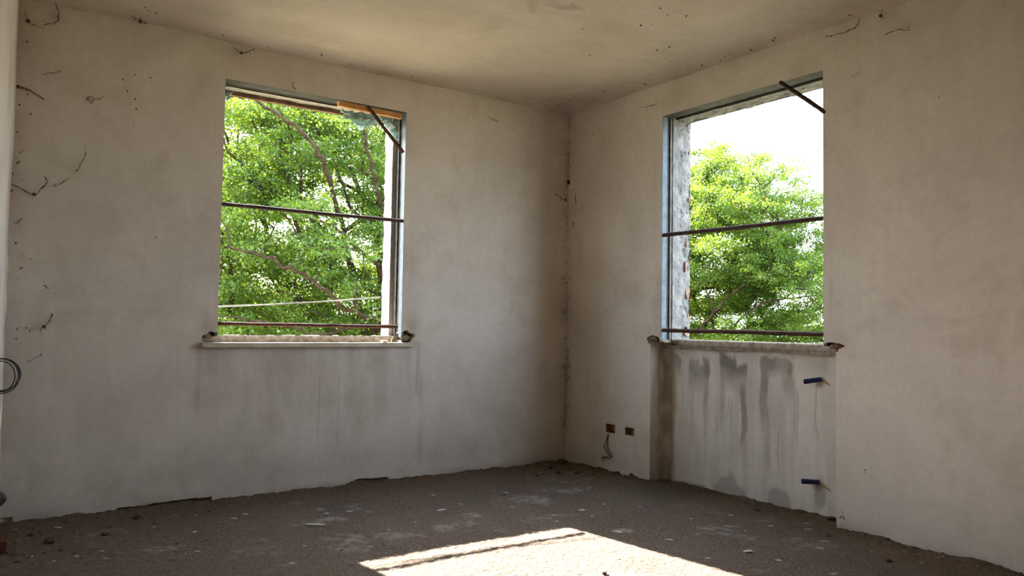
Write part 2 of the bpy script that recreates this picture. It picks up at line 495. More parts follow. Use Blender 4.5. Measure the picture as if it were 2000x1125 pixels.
wf = MB()
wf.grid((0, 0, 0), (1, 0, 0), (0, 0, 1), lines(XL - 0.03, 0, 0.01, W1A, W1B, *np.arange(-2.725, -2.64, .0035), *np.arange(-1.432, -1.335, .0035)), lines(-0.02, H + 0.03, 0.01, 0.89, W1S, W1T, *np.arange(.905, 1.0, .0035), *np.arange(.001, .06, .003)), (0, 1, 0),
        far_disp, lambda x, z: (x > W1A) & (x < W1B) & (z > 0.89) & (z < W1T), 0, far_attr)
D1 = 0.155                                     # depth of the steel sub-frame
def rough(seed, amp=0.007, wob=0.0):
    return lambda a, b: (amp * fbm(a * 9, b * 9, octaves=3, seed=seed) + 0.22 * amp * fbm(a * 60, b * 60, octaves=2, seed=seed + 1) - amp * 0.9 * sstep(0.35, 0.6, fbm(a * 13, b * 13, octaves=3, seed=seed + 2))) * (0.12 + 0.88 * sstep(0.13, 0.20, a))
zs1 = lines(0.905, W1T + 0.02, 0.012)
wf.grid((W1B - 0.021, 0, 0), (0, 1, 0), (0, 0, 1), lines(D1 + 0.002, T, 0.012), zs1, (-1, 0, 0), rough(41, 0.005), None, 1)
wf.grid((0, D1 + 0.002, 0), (1, 0, 0), (0, 0, 1), lines(W1B - 0.021, W1B + 0.03, 0.012), zs1, mat=1)
wf.grid((W1A - 0.004, 0, 0), (0, 1, 0), (0, 0, 1), lines(D1 - 0.01, T, 0.012), zs1, (1, 0, 0), rough(42), None, 1)
wf.grid((0, 0, W1T - 0.004), (0, 1, 0), (1, 0, 0), lines(D1 - 0.01, T, 0.012), lines(W1A - 0.02, W1B + 0.02, 0.015), (0, 0, -1), rough(43, 0.004), None, 1)
wf.grid((0, 0, 0.905), (0, 1, 0), (1, 0, 0), lines(0.10, T, 0.015), lines(W1A - 0.02, W1B + 0.02, 0.02), (0, 0, 1), rough(44, 0.006), None, 1)
XO0, XO1 = XA - 0.3, T
wf.grid((0, T, 0), (1, 0, 0), (0, 0, 1), [XO0, W1A - 0.004, W1B - 0.020, XO1], [GROUND - 0.1, 0.90, W1T - 0.004, H + 0.05], skip=lambda x, z: (x > W1A) & (x < W1B - 0.03) & (z > 0.9) & (z < W1T), mat=2)
wall_far = struct(wf.build('wall_far', [PLASTER, MORTAR_P, EXT], smooth=False), 'stained bare plaster wall with the left window opening', 'wall')

# ---- right wall (plane x = 0, room side is -x)
B1 = (-0.565, -0.470, 0.276, 0.339)
B2 = (-0.764, -0.672, 0.283, 0.337)
def right_notch(y, z):
    w = 0.35 * fbm(y * 30, z * 30, octaves=3, seed=53)
    a = (((y + 0.950) / 0.062) ** 2 + ((z - 0.962) / 0.024) ** 2 + w < 1) & (y > W2A - 0.02)
    b = (((y + 2.285) / 0.056) ** 2 + ((z - 0.957) / 0.019) ** 2 + w < 1) & (y < W2B + 0.02)
    return (a | b) & (z > NT - 0.004)
def right_disp(y, z):
    d = 0.004 * fbm(y * 1.6, z * 1.6, octaves=3, seed=61) + 0.0012 * fbm(y * 9, z * 9, octaves=2, seed=62)
    e1 = np.maximum(np.maximum(W2B - y, y - W2A), np.maximum(W2S - z, z - W2T))
    e2 = np.maximum(np.maximum(NR - y, y - NL), z - NT)
    d = d * sstep(0, 0.08, e1) * sstep(0, 0.05, e2)
    return np.where(right_notch(y, z), 0.09, d)
def right_attr(y, z):
    n = fbm(y * 12, z * 1.8, octaves=4, seed=71)
    n2 = fbm(y * 5, z * 5, octaves=4, seed=72)
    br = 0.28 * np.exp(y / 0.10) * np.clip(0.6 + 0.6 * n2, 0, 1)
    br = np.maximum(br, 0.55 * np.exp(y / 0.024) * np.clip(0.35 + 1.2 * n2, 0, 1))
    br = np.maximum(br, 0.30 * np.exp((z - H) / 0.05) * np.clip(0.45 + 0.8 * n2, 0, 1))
    br = np.maximum(br, 0.20 * soft(-0.93, -1.02, y, 0.03) * soft(0.98, 1.6, z, 0.1) * np.clip(0.4 + n, 0, 1))
    for cy, cz, ry, rz, a in ((-0.93, 1.01, .05, .05, .35), (-2.30, 1.0, .05, .06, .3), (-2.28, 1.35, .012, .25, .22), (-0.34, .20, .03, .07, .18)):
        br = np.maximum(br, a * np.exp(-((y - cy) / ry) ** 2 - ((z - cz) / rz) ** 2) * np.clip(0.7 + 0.7 * n2, 0, 1))
    br = np.maximum(br, 0.75 * right_notch(y, z))
    dm = 0.45 * np.exp(-np.maximum(z, 0) / 0.028) * np.clip(0.35 + 0.9 * fbm(y * 4, z * 9, octaves=3, seed=75), 0, 1)
    dm = np.maximum(dm, 0.22 * soft(-0.80, -0.92, y, 0.04) * np.exp(-np.maximum(z, 0) / 0.12))
    dm = np.maximum(dm, 0.16 * np.exp(-((z - 0.07) / 0.06) ** 2) * np.clip(0.3 + fbm(y * 2.2, z * 3, octaves=3, seed=76), 0, 1))
    return dict(brown=np.clip(br, 0, 1), damp=np.clip(dm, 0, 1), pale=np.zeros_like(y))
def right_skip(y, z):
    s = (y > W2B) & (y < W2A) & (z > NT - 0.002) & (z < W2T)
    s |= (y > NR) & (y < NL) & (z < NT)
    for b in (B1, B2):
        s |= (y > b[0]) & (y < b[1]) & (z > b[2]) & (z < b[3])
    return s
wr = MB()
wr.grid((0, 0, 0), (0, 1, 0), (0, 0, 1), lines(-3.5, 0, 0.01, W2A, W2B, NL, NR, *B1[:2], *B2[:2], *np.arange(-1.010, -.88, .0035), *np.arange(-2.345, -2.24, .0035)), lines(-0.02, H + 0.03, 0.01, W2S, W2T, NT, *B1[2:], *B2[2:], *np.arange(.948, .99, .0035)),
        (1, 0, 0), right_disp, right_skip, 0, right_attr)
wr.grid((0, 0, 0), (0, 1, 0), (0, 0, 1), lines(YN - 0.1, -3.5, 0.2), lines(-0.02, H + 0.03, 0.25), mat=0)
# niche back with damp runs
def niche_attr(y, z):
    wy = y + 0.010 * fbm(y * 9, z * 9, octaves=3, seed=81)
    wz = z + 0.022 * fbm(y * 16, z * 5, octaves=3, seed=82)
    n2 = fbm(y * 7, z * 7, octaves=4, seed=83)
    nv = fbm(y * 30, z * 1.5, octaves=3, seed=84)
    dm = np.zeros_like(y)
    def st(y0, y1, z0, z1, a, sy=0.008, sz=0.02, zfade=0.12):
        nonlocal dm
        m = soft(y0, y1, wy, sy) * sstep(z0 - zfade, z0 + zfade, wz) * (1 - sstep(z1 - sz, z1 + sz, wz))
        dm = np.maximum(dm, np.minimum(a * 1.15, 0.9) * m * np.clip(0.85 + 0.35 * n2, 0, 1))
    st(-0.995, -1.055, .70, .85, .60); st(-1.00, -1.03, .45, .75, .30)
    st(-1.12, -1.205, .68, .835, .72); st(-1.20, -1.245, .66, .79, .6); st(-1.24, -1.295, .66, .845, .72)
    st(-1.255, -1.295, .45, .72, .42, .01); st(-1.13, -1.17, .35, .65, .25, .012)
    st(-1.385, -1.52, .70, .875, .78, .012); st(-1.51, -1.60, .68, .825, .74); st(-1.385, -1.425, .42, .75, .45, .012); st(-1.555, -1.60, .30, .75, .58, .01); st(-1.57, -1.60, .12, .35, .35, .01)
    st(-1.70, -1.94, .755, .87, .66, .012, .012, .05); st(-1.70, -1.765, .45, .8, .62, .01); st(-1.73, -1.77, .20, .5, .42, .012); st(-1.86, -1.95, .62, .78, .40, .02)
    for cy, z0, z1 in ((-1.965, .38, .70), (-1.945, .42, .66), (-2.085, .42, .72), (-1.455, .48, .62), (-1.48, .40, .60), (-1.27, .32, .5), (-1.83, .2, .45), (-1.36, .36, .5)):
        dm = np.maximum(dm, 0.45 * np.exp(-((wy - cy) / 0.006) ** 2) * soft(z0, z1, z, 0.04))
    for y0, y1, h in ((-1.34, -1.60, .07), (-1.72, -1.93, .115), (-1.99, -2.16, .12), (-1.0, -1.3, .02)):
        t = np.clip((wy - y1) / (y0 - y1), 0, 1)
        dm = np.maximum(dm, 0.5 * (1 - sstep(h * 0.45, h * 1.15, z + h * np.abs(2 * t - 1) ** 2.2 + 0.9 * h * n2)) * soft(y0, y1, wy, 0.02))
    dm = np.maximum(dm, 0.16 * np.clip(0.3 + nv, 0, 1))
    br = 0.55 * np.exp((y - (NL - 0.05)) / 0.028) * np.clip(0.75 + 0.6 * n2, 0, 1)
    br = np.maximum(br, 0.25 * sstep(0.80, 0.93, z) * np.clip(0.4 + n2, 0, 1))
    br = np.maximum(br, 0.35 * np.exp(-((y + 2.10) / .13) ** 2 - ((z - .86) / .06) ** 2) * np.clip(0.5 + n2, 0, 1))
    br = np.maximum(br, 0.22 * np.exp((NR - y) / 0.05))
    pl = 0.45 * np.exp(-((y + 1.47) / .04) ** 2 - ((z - .62) / .12) ** 2) + 0.45 * np.exp(-((y + 1.82) / .05) ** 2 - ((z - .66) / .10) ** 2) + 0.3 * np.exp(-((y + 1.86) / .05) ** 2 - ((z - .80) / .035) ** 2)
    pl = np.maximum(pl, 0.25 * np.exp(-((z - .40) / .18) ** 2) * np.clip(0.2 + n2, 0, 1))
    return dict(damp=np.clip(dm, 0, 1), brown=np.clip(br, 0, 1), pale=np.clip(pl, 0, 1))
wr.grid((ND, 0, 0), (0, 1, 0), (0, 0, 1), lines(NR - 0.02, NL - 0.05, 0.006), lines(-0.03, 0.935, 0.008), (1, 0, 0),
        lambda y, z: 0.003 * fbm(y * 4, z * 4, octaves=4, seed=91) - 0.010 * sstep(0.86, 0.93, z), None, 0, niche_attr)
prof = catmull(np.array([(0, NL), (0.05, NL - 0.001), (0.10, NL - 0.004), (0.125, NL - 0.012), (0.143, NL - 0.028), (ND, NL - 0.052)]), 4)
zz = lines(-0.03, NT + 0.005, 0.015)
PP = np.array([(x, y, z) for (x, y) in prof for z in zz])
nz = len(zz)
FF = [(i * nz + j, (i + 1) * nz + j, (i + 1) * nz + j + 1, i * nz + j + 1) for i in range(len(prof) - 1) for j in range(nz - 1)]
nn = fbm(PP[:, 0] * 30, PP[:, 2] * 8, octaves=4, seed=95)
wr.add(PP + np.stack([0 * nn, 0.002 * nn, 0 * nn], 1), FF, 0, brown=np.clip(sstep(0.055, 0.13, PP[:, 0]) * 0.62 * np.clip(0.8 + 0.6 * nn, 0, 1), 0, 1), damp=np.clip(0.5 * np.exp(-PP[:, 2] / 0.06) + 0.35 * np.exp(-((PP[:, 0] - .085) / .02) ** 2) * np.clip(.5 + nn, 0, 1), 0, 1), pale=0.25 * (1 - sstep(0.0, 0.05, PP[:, 0])))
wr.grid((0, NR, 0), (1, 0, 0), (0, 0, 1), lines(0, ND + 0.01, 0.02), lines(-0.03, NT + 0.005, 0.05), mat=0)
for a, b in ((NL, W2A - 0.04), (W2B + 0.04, NR)):
    wr.grid((0, 0, NT), (1, 0, 0), (0, 1, 0), lines(0, ND + 0.02, 0.02), lines(min(a, b), max(a, b), 0.02), mat=3)
D2 = 0.12
zs2 = lines(0.928, W2T + 0.02, 0.01)
wr.grid((0, W2A + 0.004, 0), (1, 0, 0), (0, 0, 1), lines(D2 - 0.01, T, 0.01), zs2, (0, -1, 0), rough(101, 0.010), None, 1)
wr.grid((0, W2B - 0.004, 0), (1, 0, 0), (0, 0, 1), lines(D2 - 0.01, T, 0.012), zs2, (0, 1, 0), rough(102), None, 1)
wr.grid((0, 0, W2T - 0.004), (1, 0, 0), (0, 1, 0), lines(0.138, T, 0.012), lines(W2B - 0.02, W2A + 0.02, 0.012), (0, 0, -1), rough(103, 0.009), None, 1)
wr.grid((0, 0, 0.925), (1, 0, 0), (0, 1, 0), lines(0.10, T, 0.015), lines(NR, NL, 0.02), (0, 0, 1), rough(104, 0.006), None, 1)
wr.grid((T, 0, 0), (0, 1, 0), (0, 0, 1), [YN - 0.3, W2B - 0.004, W2A + 0.004, T], [GROUND - 0.1, 0.92, W2T - 0.004, H + 0.05], skip=lambda y, z: (y > W2B) & (y < W2A) & (z > 0.92) & (z < W2T), mat=2)
wall_right = struct(wr.build('wall_right', [PLASTER, MORTAR, EXT, DARKM], smooth=False), 'plaster wall with the right window and a damp stained niche below it', 'wall')
# bricks showing at the outer edge of the right window's reveal
for k, (z, hh, dd) in enumerate(((2.43, .035, .030), (2.27, .030, .018), (2.10, .055, .030), (1.94, .035, .018), (1.77, .075, .028), (1.64, .065, .042), (1.47, .085, .048), (1.29, .09, .042), (1.12, .05, .025), (1.005, .035, .05))):
    a = np.sort(rng.uniform(0, 2 * math.pi, 7) * .35 + np.arange(7) * 2 * math.pi / 7 * .65)
    px_ = np.clip(T - 0.004 - dd * (0.5 - 0.75 * np.cos(a) * rng.uniform(.6, 1.1, 7)), T - dd, T + 0.003)
    pz = z + hh * 0.55 * np.sin(a) * rng.uniform(.7, 1.1, 7)
    b = MB()
    V = [(x_, y_, z_) for y_ in (W2A - 0.003, W2A + 0.04) for x_, z_ in zip(px_, pz)]
    b.add(np.array(V) + rng.uniform(-.0015, .0015, (14, 3)), [tuple(range(7)), tuple(range(7, 14))[::-1]] + [(q, (q + 1) % 7, 7 + (q + 1) % 7, 7 + q) for q in range(7)])
    b.build('brick', BRICK, wall_right)

# ---- left wall, widening of the room behind the camera, near wall
wl_ = MB()
Lk = math.hypot(1, SK)
wl_.grid((XL, 0, 0), (-SK, -1, 0), (0, 0, 1), lines(0, 1.6, 0.015), lines(-0.02, H + 0.03, 0.02), (-1, SK, 0),
         lambda u, v: 0.003 * fbm(u * 2, v * 2, octaves=3, seed=111), None, 0,
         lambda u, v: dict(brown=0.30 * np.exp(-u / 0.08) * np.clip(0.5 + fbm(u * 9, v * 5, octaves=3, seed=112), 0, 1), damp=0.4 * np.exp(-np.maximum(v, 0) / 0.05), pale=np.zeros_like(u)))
wl_.grid((XL, 0, 0), (-SK, -1, 0), (0, 0, 1), lines(1.6, -YJ, 0.1), lines(-0.02, H + 0.03, 0.2))
wall_left = struct(wl_.build('wall_left', PLASTER), 'bare plaster side wall seen edge-on at the left of the photo', 'wall')
XJ = XL + SK * YJ
wj = MB(); wj.grid((0, YJ, 0), (1, 0, 0), (0, 0, 1), lines(XA, XJ, 0.1), lines(-0.02, H + 0.03, 0.2))
struct(wj.build('wall_left_return', PLASTER), 'bare plaster return wall where the room widens behind the viewer', 'wall')
wj = MB(); wj.grid((XA, 0, 0), (0, 1, 0), (0, 0, 1), lines(YN, YJ, 0.1), lines(-0.02, H + 0.03, 0.2))
struct(wj.build('wall_side', PLASTER), 'bare plaster side wall of the wider part behind the viewer', 'wall')
wj = MB(); wj.grid((0, YN, 0), (1, 0, 0), (0, 0, 1), lines(XA, 0.05, 0.1), lines(-0.02, H + 0.03, 0.2))
struct(wj.build('wall_near', PLASTER), 'bare plaster wall behind the viewer facing the windows', 'wall')

# ---- ceiling
def ceil_disp(x, y):
    edge = np.minimum(np.minimum(-x, -y), np.maximum(x - (XL + SK * y), 0) + 0.02)
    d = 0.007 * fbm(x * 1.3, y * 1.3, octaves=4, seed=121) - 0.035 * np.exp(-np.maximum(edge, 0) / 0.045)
    for cx, cy, ax, rx, ry, a in ((-1.43, -1.42, 0.9, .10, .025, .022), (-1.28, -1.54, -0.3, .09, .025, .020), (-1.36, -1.56, 0.3, .06, .05, .01)):
        u = (x - cx) * math.cos(ax) + (y - cy) * math.sin(ax); v = -(x - cx) * math.sin(ax) + (y - cy) * math.cos(ax)
        d = d - a * np.exp(-(u / rx) ** 2 - (v / ry) ** 2)
    return d
def ceil_attr(x, y):
    edge = np.minimum(-x, -y)
    n2 = fbm(x * 5, y * 5, octaves=4, seed=131)
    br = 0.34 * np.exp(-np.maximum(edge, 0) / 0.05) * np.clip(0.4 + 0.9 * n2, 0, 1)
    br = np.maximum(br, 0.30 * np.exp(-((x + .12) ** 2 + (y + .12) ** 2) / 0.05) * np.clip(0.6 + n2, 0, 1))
    br = np.maximum(br, 0.13 * np.clip(fbm(x * 1.1, y * 3.0, octaves=4, seed=133) - 0.1, 0, 1))
    return dict(brown=np.clip(br, 0, 1), damp=np.zeros_like(x), pale=np.zeros_like(x))
ce = MB()
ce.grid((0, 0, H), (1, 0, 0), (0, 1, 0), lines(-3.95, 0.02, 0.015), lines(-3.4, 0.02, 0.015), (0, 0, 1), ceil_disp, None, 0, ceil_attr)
ce.grid((0, 0, H + 0.04), (1, 0, 0), (0, 1, 0), lines(XO0, T, 0.3), lines(YN - 0.3, T, 0.3))
ce.grid((0, 0, H), (1, 0, 0), (0, 1, 0), lines(XA, 0.02, 0.2), lines(YN, -3.4, 0.2))
ceiling = struct(ce.build('ceiling', PLASTER_C, smooth=True), 'uneven bare plaster ceiling with dark specks', 'ceiling')

# ---- floor
def wall_dist(x, y):
    dn = (y > NR) & (y < NL - 0.02)
    dr = np.where(dn, ND - x, -x)
    return np.minimum(np.minimum(-y, np.maximum(dr, 0)), np.maximum(x - (XL + SK * y), 0))
def floor_disp(x, y):
    d = 0.0030 * fbm(x * 52, y * 52, octaves=2, seed=141) + 0.0022 * fbm(x * 2.2, y * 2.2, octaves=3, seed=142)
    e = np.maximum(wall_dist(x, y), 0)
    rub = np.exp(-e / 0.10)
    d = d + rub * (0.001 + 0.007 * np.clip(fbm(x * 9, y * 9, octaves=4, seed=143), -0.6, 1.4))
    cd = np.hypot(x + 0.15, y + 0.15)
    d = d + 0.009 * np.exp(-(cd / 0.45) ** 2) * np.clip(0.5 + fbm(x * 7, y * 7, octaves=3, seed=144), 0, 1.5)
    sm = floor_pale(x, y)
    return d * (1 - 0.5 * sm) + 0.002 * sm
def floor_pale(x, y):
    n = fbm(x * 9, y * 9, octaves=4, seed=151)
    p = np.zeros_like(x)
    for cx, cy, rx, ry, a in ((-2.195, -.82, .16, .07, .6), (-2.34, -1.24, .13, .20, .6), (-.976, -.978, .18, .10, .55), (-.565, -2.05, .12, .16, .6), (-1.51, -1.10, .10, .07, .5), (-.69, -.90, .22, .13, .45),
                              (-1.765, -1.26, .18, .10, .5), (-3.10, -.92, .10, .06, .45), (-2.08, -1.24, .12, .07, .45), (-.785, -2.38, .06, .05, .7), (-1.077, -1.784, .07, .05, .7), (-1.15, -1.35, .20, .06, .4), (-.40, -2.5, .15, .12, .35), (-2.75, -1.15, .18, .1, .35)):
        g = np.exp(-((x - cx) / rx) ** 2 - ((y - cy) / ry) ** 2)
        p = np.maximum(p, 0.95 * a * sstep(0.3, 1.0, g + 0.55 * n) * np.clip(0.6 + 0.8 * fbm(x * 30, y * 30, octaves=2, seed=152), 0, 1))
    return p
def floor_attr(x, y):
    e = np.maximum(wall_dist(x, y), 0)
    n = fbm(x * 3.2, y * 3.2, octaves=4, seed=161)
    dirt = 0.85 * sstep(0.75, 0.05, e + 0.25 * n) if False else 0.85 * (1 - sstep(0.03, 0.50, e + 0.16 * n))
    left = 0.75 * (1 - sstep(-3.4, -2.2, x + 0.3 * n))
    olive = 0.6 * np.exp(-((x + .02) / .22) ** 2 - ((y + 1.35) / .45) ** 2) * np.clip(0.6 + 0.7 * n, 0, 1)  # dark olive tone on the floor before the niche and along wall feet
    crk = 0.8 * np.exp(-e / 0.02) * np.clip(0.5 + fbm(x * 12, y * 12, octaves=3, seed=163), 0, 1)
    return dict(dirt=np.clip(np.maximum(dirt, left), 0, 1), pale=floor_pale(x, y) * np.clip(1, 0, 1), olive=np.clip(np.maximum(olive, crk), 0, 1))
fl = MB()
fl.grid((0, 0, 0), (1, 0, 0), (0, 1, 0), lines(-3.92, ND + 0.03, 0.0085), lines(-3.35, 0.03, 0.0085), (0, 0, 1), floor_disp, None, 0, floor_attr)
fl.grid((0, 0, 0), (1, 0, 0), (0, 1, 0), lines(XA - 0.1, 0.05, 0.12), lines(YN - 0.1, -3.35, 0.12))
floor = struct(fl.build('floor', SCREED, smooth=True), 'rough grey concrete screed floor strewn with dust and flakes', 'floor')

# ================================================================== WINDOWS
HEADM = plain('dull_zinc_head', (0.045, 0.05, 0.05), (0.085, 0.09, 0.09), 10, 0.7, 0.1, 90, spec=0.08)
def steel(name, prof, a, b, mapf, parent, mats=None):
    """extrude the sub-frame section prof [(depth, outward)] from a to b; mapf(depth, outward, t) -> xyz"""
    m = MB()
    n = len(prof)
    V = [mapf(d, h, t) for t in (a, b) for d, h in prof]
    for k in range(n):
        q = (k + 1) % n
        m.f.append((k, q, n + q, n + k)); m.m.append(0 if k in (0,) else 1)
    m.v.append(np.array(V)); m.n = 2 * n
    m.f.append(tuple(range(n))[::-1]); m.m.append(1)
    m.f.append(tuple(range(n, 2 * n))); m.m.append(1)
    return m.build(name, mats or [GALV, GALV_D], parent)
def section(s1, g, s2, gd=0.013, th=0.018):
    return [(0.003, 0), (s1, 0), (s1, gd), (g, gd), (g, 0.001), (g + 0.006, 0.001), (g + 0.006, 0.010), (s2, 0.008), (s2, th), (0.003, th)]
def bar(name, mat, pts, r, parent, seed=0, sides=6):
    P = np.array(pts, float)
    Q = np.array([P[0] + (P[-1] - P[0]) * t for t in np.linspace(0, 1, 25)])
    w = 0.0025
    Q += np.stack([w * fbm(np.linspace(0, 5, 25) + seed, np.zeros(25) + k * 7, octaves=2, seed=seed + k) for k in range(3)], 1) * np.sin(np.linspace(0, math.pi, 25))[:, None]
    m = MB(); m.tube(Q, r * (1 + 0.08 * rng.uniform(-1, 1, 25)), sides)
    return m.build(name, mat, parent, smooth=False)

win1 = struct(empty('window_1', (W1A, 0, W1S)), 'empty left window opening with steel sub-frame and rusty bars', 'window')
S1 = section(0.048, 0.105, D1)
steel('frame_jamb', S1, 0.950, W1T + 0.03, lambda d, h, t: (W1B + h, d, t), win1)
steel('frame_jamb', S1, 0.950, W1T + 0.03, lambda d, h, t: (W1A - h, d, t), win1)
steel('frame_head', section(0.100, 0.122, D1), W1A - 0.03, W1B + 0.03, lambda d, h, t: (t, d, W1T + h), win1, [HEADM, GALV_D])
m = MB()                                       # marble slab, slightly worn arris
m.grid((0, 0, 0.9135), (1, 0, 0), (0, 1, 0), lines(-2.727, -1.339, 0.02), lines(-0.03, 0.14, 0.02), (0, 0, 1), lambda x, y: 0.0012 * fbm(x * 20, y * 20, octaves=2, seed=5))
m.grid((0, -0.031, 0), (1, 0, 0), (0, 0, 1), lines(-2.728, -1.338, 0.02), [0.887, 0.890, 0.905, 0.911, 0.9137], (0, 1, 0), lambda x, z: 0.0015 * fbm(x * 14, z * 40, octaves=2, seed=6) + 0.003 * (z > .913))
m.box((-2.7275, -0.028, 0.8885), (-1.3385, 0.14, 0.912))
tag(m.build('sill_slab', MARBLE, win1), 'pale marble sill slab')
m = MB()
m.grid((0, 0.088, 0), (1, 0, 0), (0, 0, 1), lines(-2.705, -1.355, 0.012), lines(0.90, W1S, 0.01), (0, 1, 0), lambda x, z: 0.003 * fbm(x * 25, z * 25, octaves=3, seed=7) + 0.010 * sstep(0.948, 0.957, z))
m.grid((0, 0, W1S - 0.001), (1, 0, 0), (0, 1, 0), lines(-2.705, -1.355, 0.012), lines(0.097, 0.165, 0.012), (0, 0, 1), lambda x, y: 0.0025 * fbm(x * 25, y * 25, octaves=3, seed=8))
m.box((-2.70, 0.10, 0.90), (-1.36, 0.165, W1S - 0.006))
tag(m.build('sill_upstand', SILLC, win1), 'brown weathered concrete kerb behind the slab')
m = MB(); m.box((W1A - 0.01, 0.225, W1T - 0.028), (W1B + 0.01, 0.262, W1T + 0.002))
v = m.v[0]
tag(m.build('lath', WOOD_D, win1), 'dark wooden lath under the lintel')
bar('bar', RUST_D, [(W1A - 0.01, 0.022, 1.740), (W1B + 0.004, 0.022, 1.744)], 0.0125, win1, 3)
bar('bar', RUST, [(W1A - 0.01, 0.022, 1.027), (W1B - 0.022, 0.022, 1.021)], 0.0125, win1, 4)
bar('brace', RUST, [(-1.726, -0.010, 2.480), (-1.450, 0.004, 2.212)], 0.0135, win1, 5)

win2 = struct(empty('window_2', (0, W2A, W2S)), 'empty right window opening with steel sub-frame above the damp niche', 'window')
S2 = section(0.045, 0.080, D2)
steel('frame_jamb', S2, 0.957, W2T + 0.03, lambda d, h, t: (d, W2A + h, t), win2)
steel('frame_jamb', S2, 0.957, W2T + 0.03, lambda d, h, t: (d, W2B - h, t), win2)
steel('frame_head', section(0.098, 0.136, 0.145), W2B - 0.03, W2A + 0.03, lambda d, h, t: (d, t, W2T + h), win2, [HEADM, GALV_D])
m = MB()
lowedge = lambda y: 0.908 + 0.007 * fbm(y * 6, y * 0, octaves=4, seed=9)
ys = lines(NR + 0.004, NL - 0.03, 0.012)
rows = []
for t, dx in ((0.0, 0.142), (0.02, 0.118), (0.5, 0.113), (0.85, 0.114), (1.0, 0.122)):
    z = lowedge(ys) * (1 - t) + (W2S - 0.001) * t
    rows.append(np.stack([dx + 0.004 * fbm(ys * 22, ys * 0 + t * 3, octaves=3, seed=10), ys, z], 1))
rows.append(np.stack([np.full_like(ys, 0.20), ys, np.full_like(ys, W2S)], 1))
V = np.concatenate(rows); n = len(ys)
m.add(V, [(r * n + i, r * n + i + 1, (r + 1) * n + i + 1, (r + 1) * n + i) for r in range(len(rows) - 1) for i in range(n - 1)])
tag(m.build('sill_upstand', SILLC, win2, smooth=True), 'rough concrete sill with a broken lower edge')
bar('bar', RUST_D, [(0.018, W2A + 0.006, 1.672), (0.018, W2B - 0.01, 1.664)], 0.0135, win2, 6)
bar('bar', RUST, [(0.018, W2A - 0.004, 1.026), (0.018, W2B - 0.01, 1.022)], 0.0135, win2, 7)
bar('brace', RUST_D, [(0.0, -1.958, 2.490), (0.006, -2.250, 2.246)], 0.0125, win2, 8)
m = MB(); m.blob((0.235, W2A - 0.008, 1.038), (0.014, 0.012, 0.014), 4, 0.1)  # small dark round knob in the outer reveal
tag(m.build('dark_knob', RUST_D, win2, smooth=True), 'small dark rusted knob')
for nm, y0, y1, z, rr, sd in (('wood_stub', -0.895, -0.985, 0.962, 0.017, 1), ('wood_stub', -2.262, -2.338, 0.958, 0.014, 2)):
    m = MB(); m.blob((0.012, (y0 + y1) / 2, z), (0.030, abs(y1 - y0) / 2, rr), sd, 0.30)
    m.build(nm, DARKM if sd == 1 else WOOD_D, win2)
m = MB(); m.blob((0.05, -1.000, 0.945), (0.05, 0.030, 0.020), 6, 0.3); m.build('mortar_lump', DARKM, win2)
for (x, z, rx, rz, sd) in ((-1.385, 0.945, .045, .030, 3), (-2.685, 0.955, .028, .018, 4)):
    m = MB(); m.blob((x, 0.045, z), (rx, 0.03, rz), sd, 0.35); m.build('mortar_lump', DARKM, win1)

# ================================================================== THINGS
# pine board jammed under the head of the left window
m = MB()
m.box((-1.925, -0.006, 2.449), (-1.470, 0.024, 2.482))
v = m.v[0]; v[:, 2] += np.where(v[:, 0] < -1.7, 0.004, -0.008); v += rng.uniform(-.0015, .0015, v.shape)
tag(m.build('pine_board', PINE, origin=(-1.70, 0.01, 2.449)), 'orange pine board wedged under the head of the left window', 'board')
# crumpled teal film
def film(name, x0, x1, ztop, drop, seed, label, y0=0.10):
    us = np.linspace(0, 1, 46); vs = np.linspace(0, 1, 16)
    U_, V_ = np.meshgrid(us, vs, indexing='ij'); u = U_.ravel(); w = V_.ravel()
    x = x0 + (x1 - x0) * u + 0.012 * fbm(u * 6, w * 4, octaves=3, seed=seed)
    z = ztop(u) - drop(u) * (w + 0.10 * fbm(u * 9, w * 5, octaves=3, seed=seed + 1))
    y = y0 + 0.035 * fbm(u * 11 + w * 3, w * 5 - u * 4, octaves=3, seed=seed + 2) - 0.02 * np.sin(w * 3)
    m = MB(); n = len(vs)
    m.add(np.stack([x, y, z], 1), [(i * n + j, (i + 1) * n + j, (i + 1) * n + j + 1, i * n + j + 1) for i in range(len(us) - 1) for j in range(n - 1)])
    o = m.build(name, FILM, origin=(x0, y0, float(ztop(np.array([0.5]))[0])))
    so = o.modifiers.new('thickness', 'SOLIDIFY'); so.thickness = 0.0012
    return tag(o, label, 'plastic film')
film('plastic_film', -1.86, -1.455, lambda u: 2.462 + 0 * u, lambda u: 0.055 + 0.055 * np.exp(-((u - .33) / .2) ** 2) + 0.10 * np.exp(-((u - .97) / .1) ** 2), 201, 'crumpled teal plastic film hanging below the pine board')
film('plastic_film', W1A + 0.004, W1A + 0.06, lambda u: 2.46 + 0 * u, lambda u: 0.075 - 0.03 * u, 211, 'small teal plastic scrap at the top left of the left window', 0.15)
# white pebble and straw on the marble sill
m = MB(); m.blob((0, 0, 0.009), (0.020, 0.014, 0.009), 12, 0.2); m.blob((0.018, 0.002, 0.008), (0.012, 0.012, 0.008), 14, 0.2)
o = m.build('pebble', WHITEST, smooth=True); o.location = (-1.566, 0.0, 0.913)
tag(o, 'small white pebble on the marble sill of the left window', 'pebble')
m = MB(); m.tube([(-1.505, 0.010, 0.9165), (-1.48, 0.05, 0.935), (-1.46, 0.075, 0.952)], 0.0016, 5, smooth=4)
tag(m.build('straw', plain('dry_straw', (.45, .36, .2), (.6, .5, .3), 30), origin=(-1.505, .01, .915)), 'thin dry straw leaning at the right end of the marble sill', 'straw')
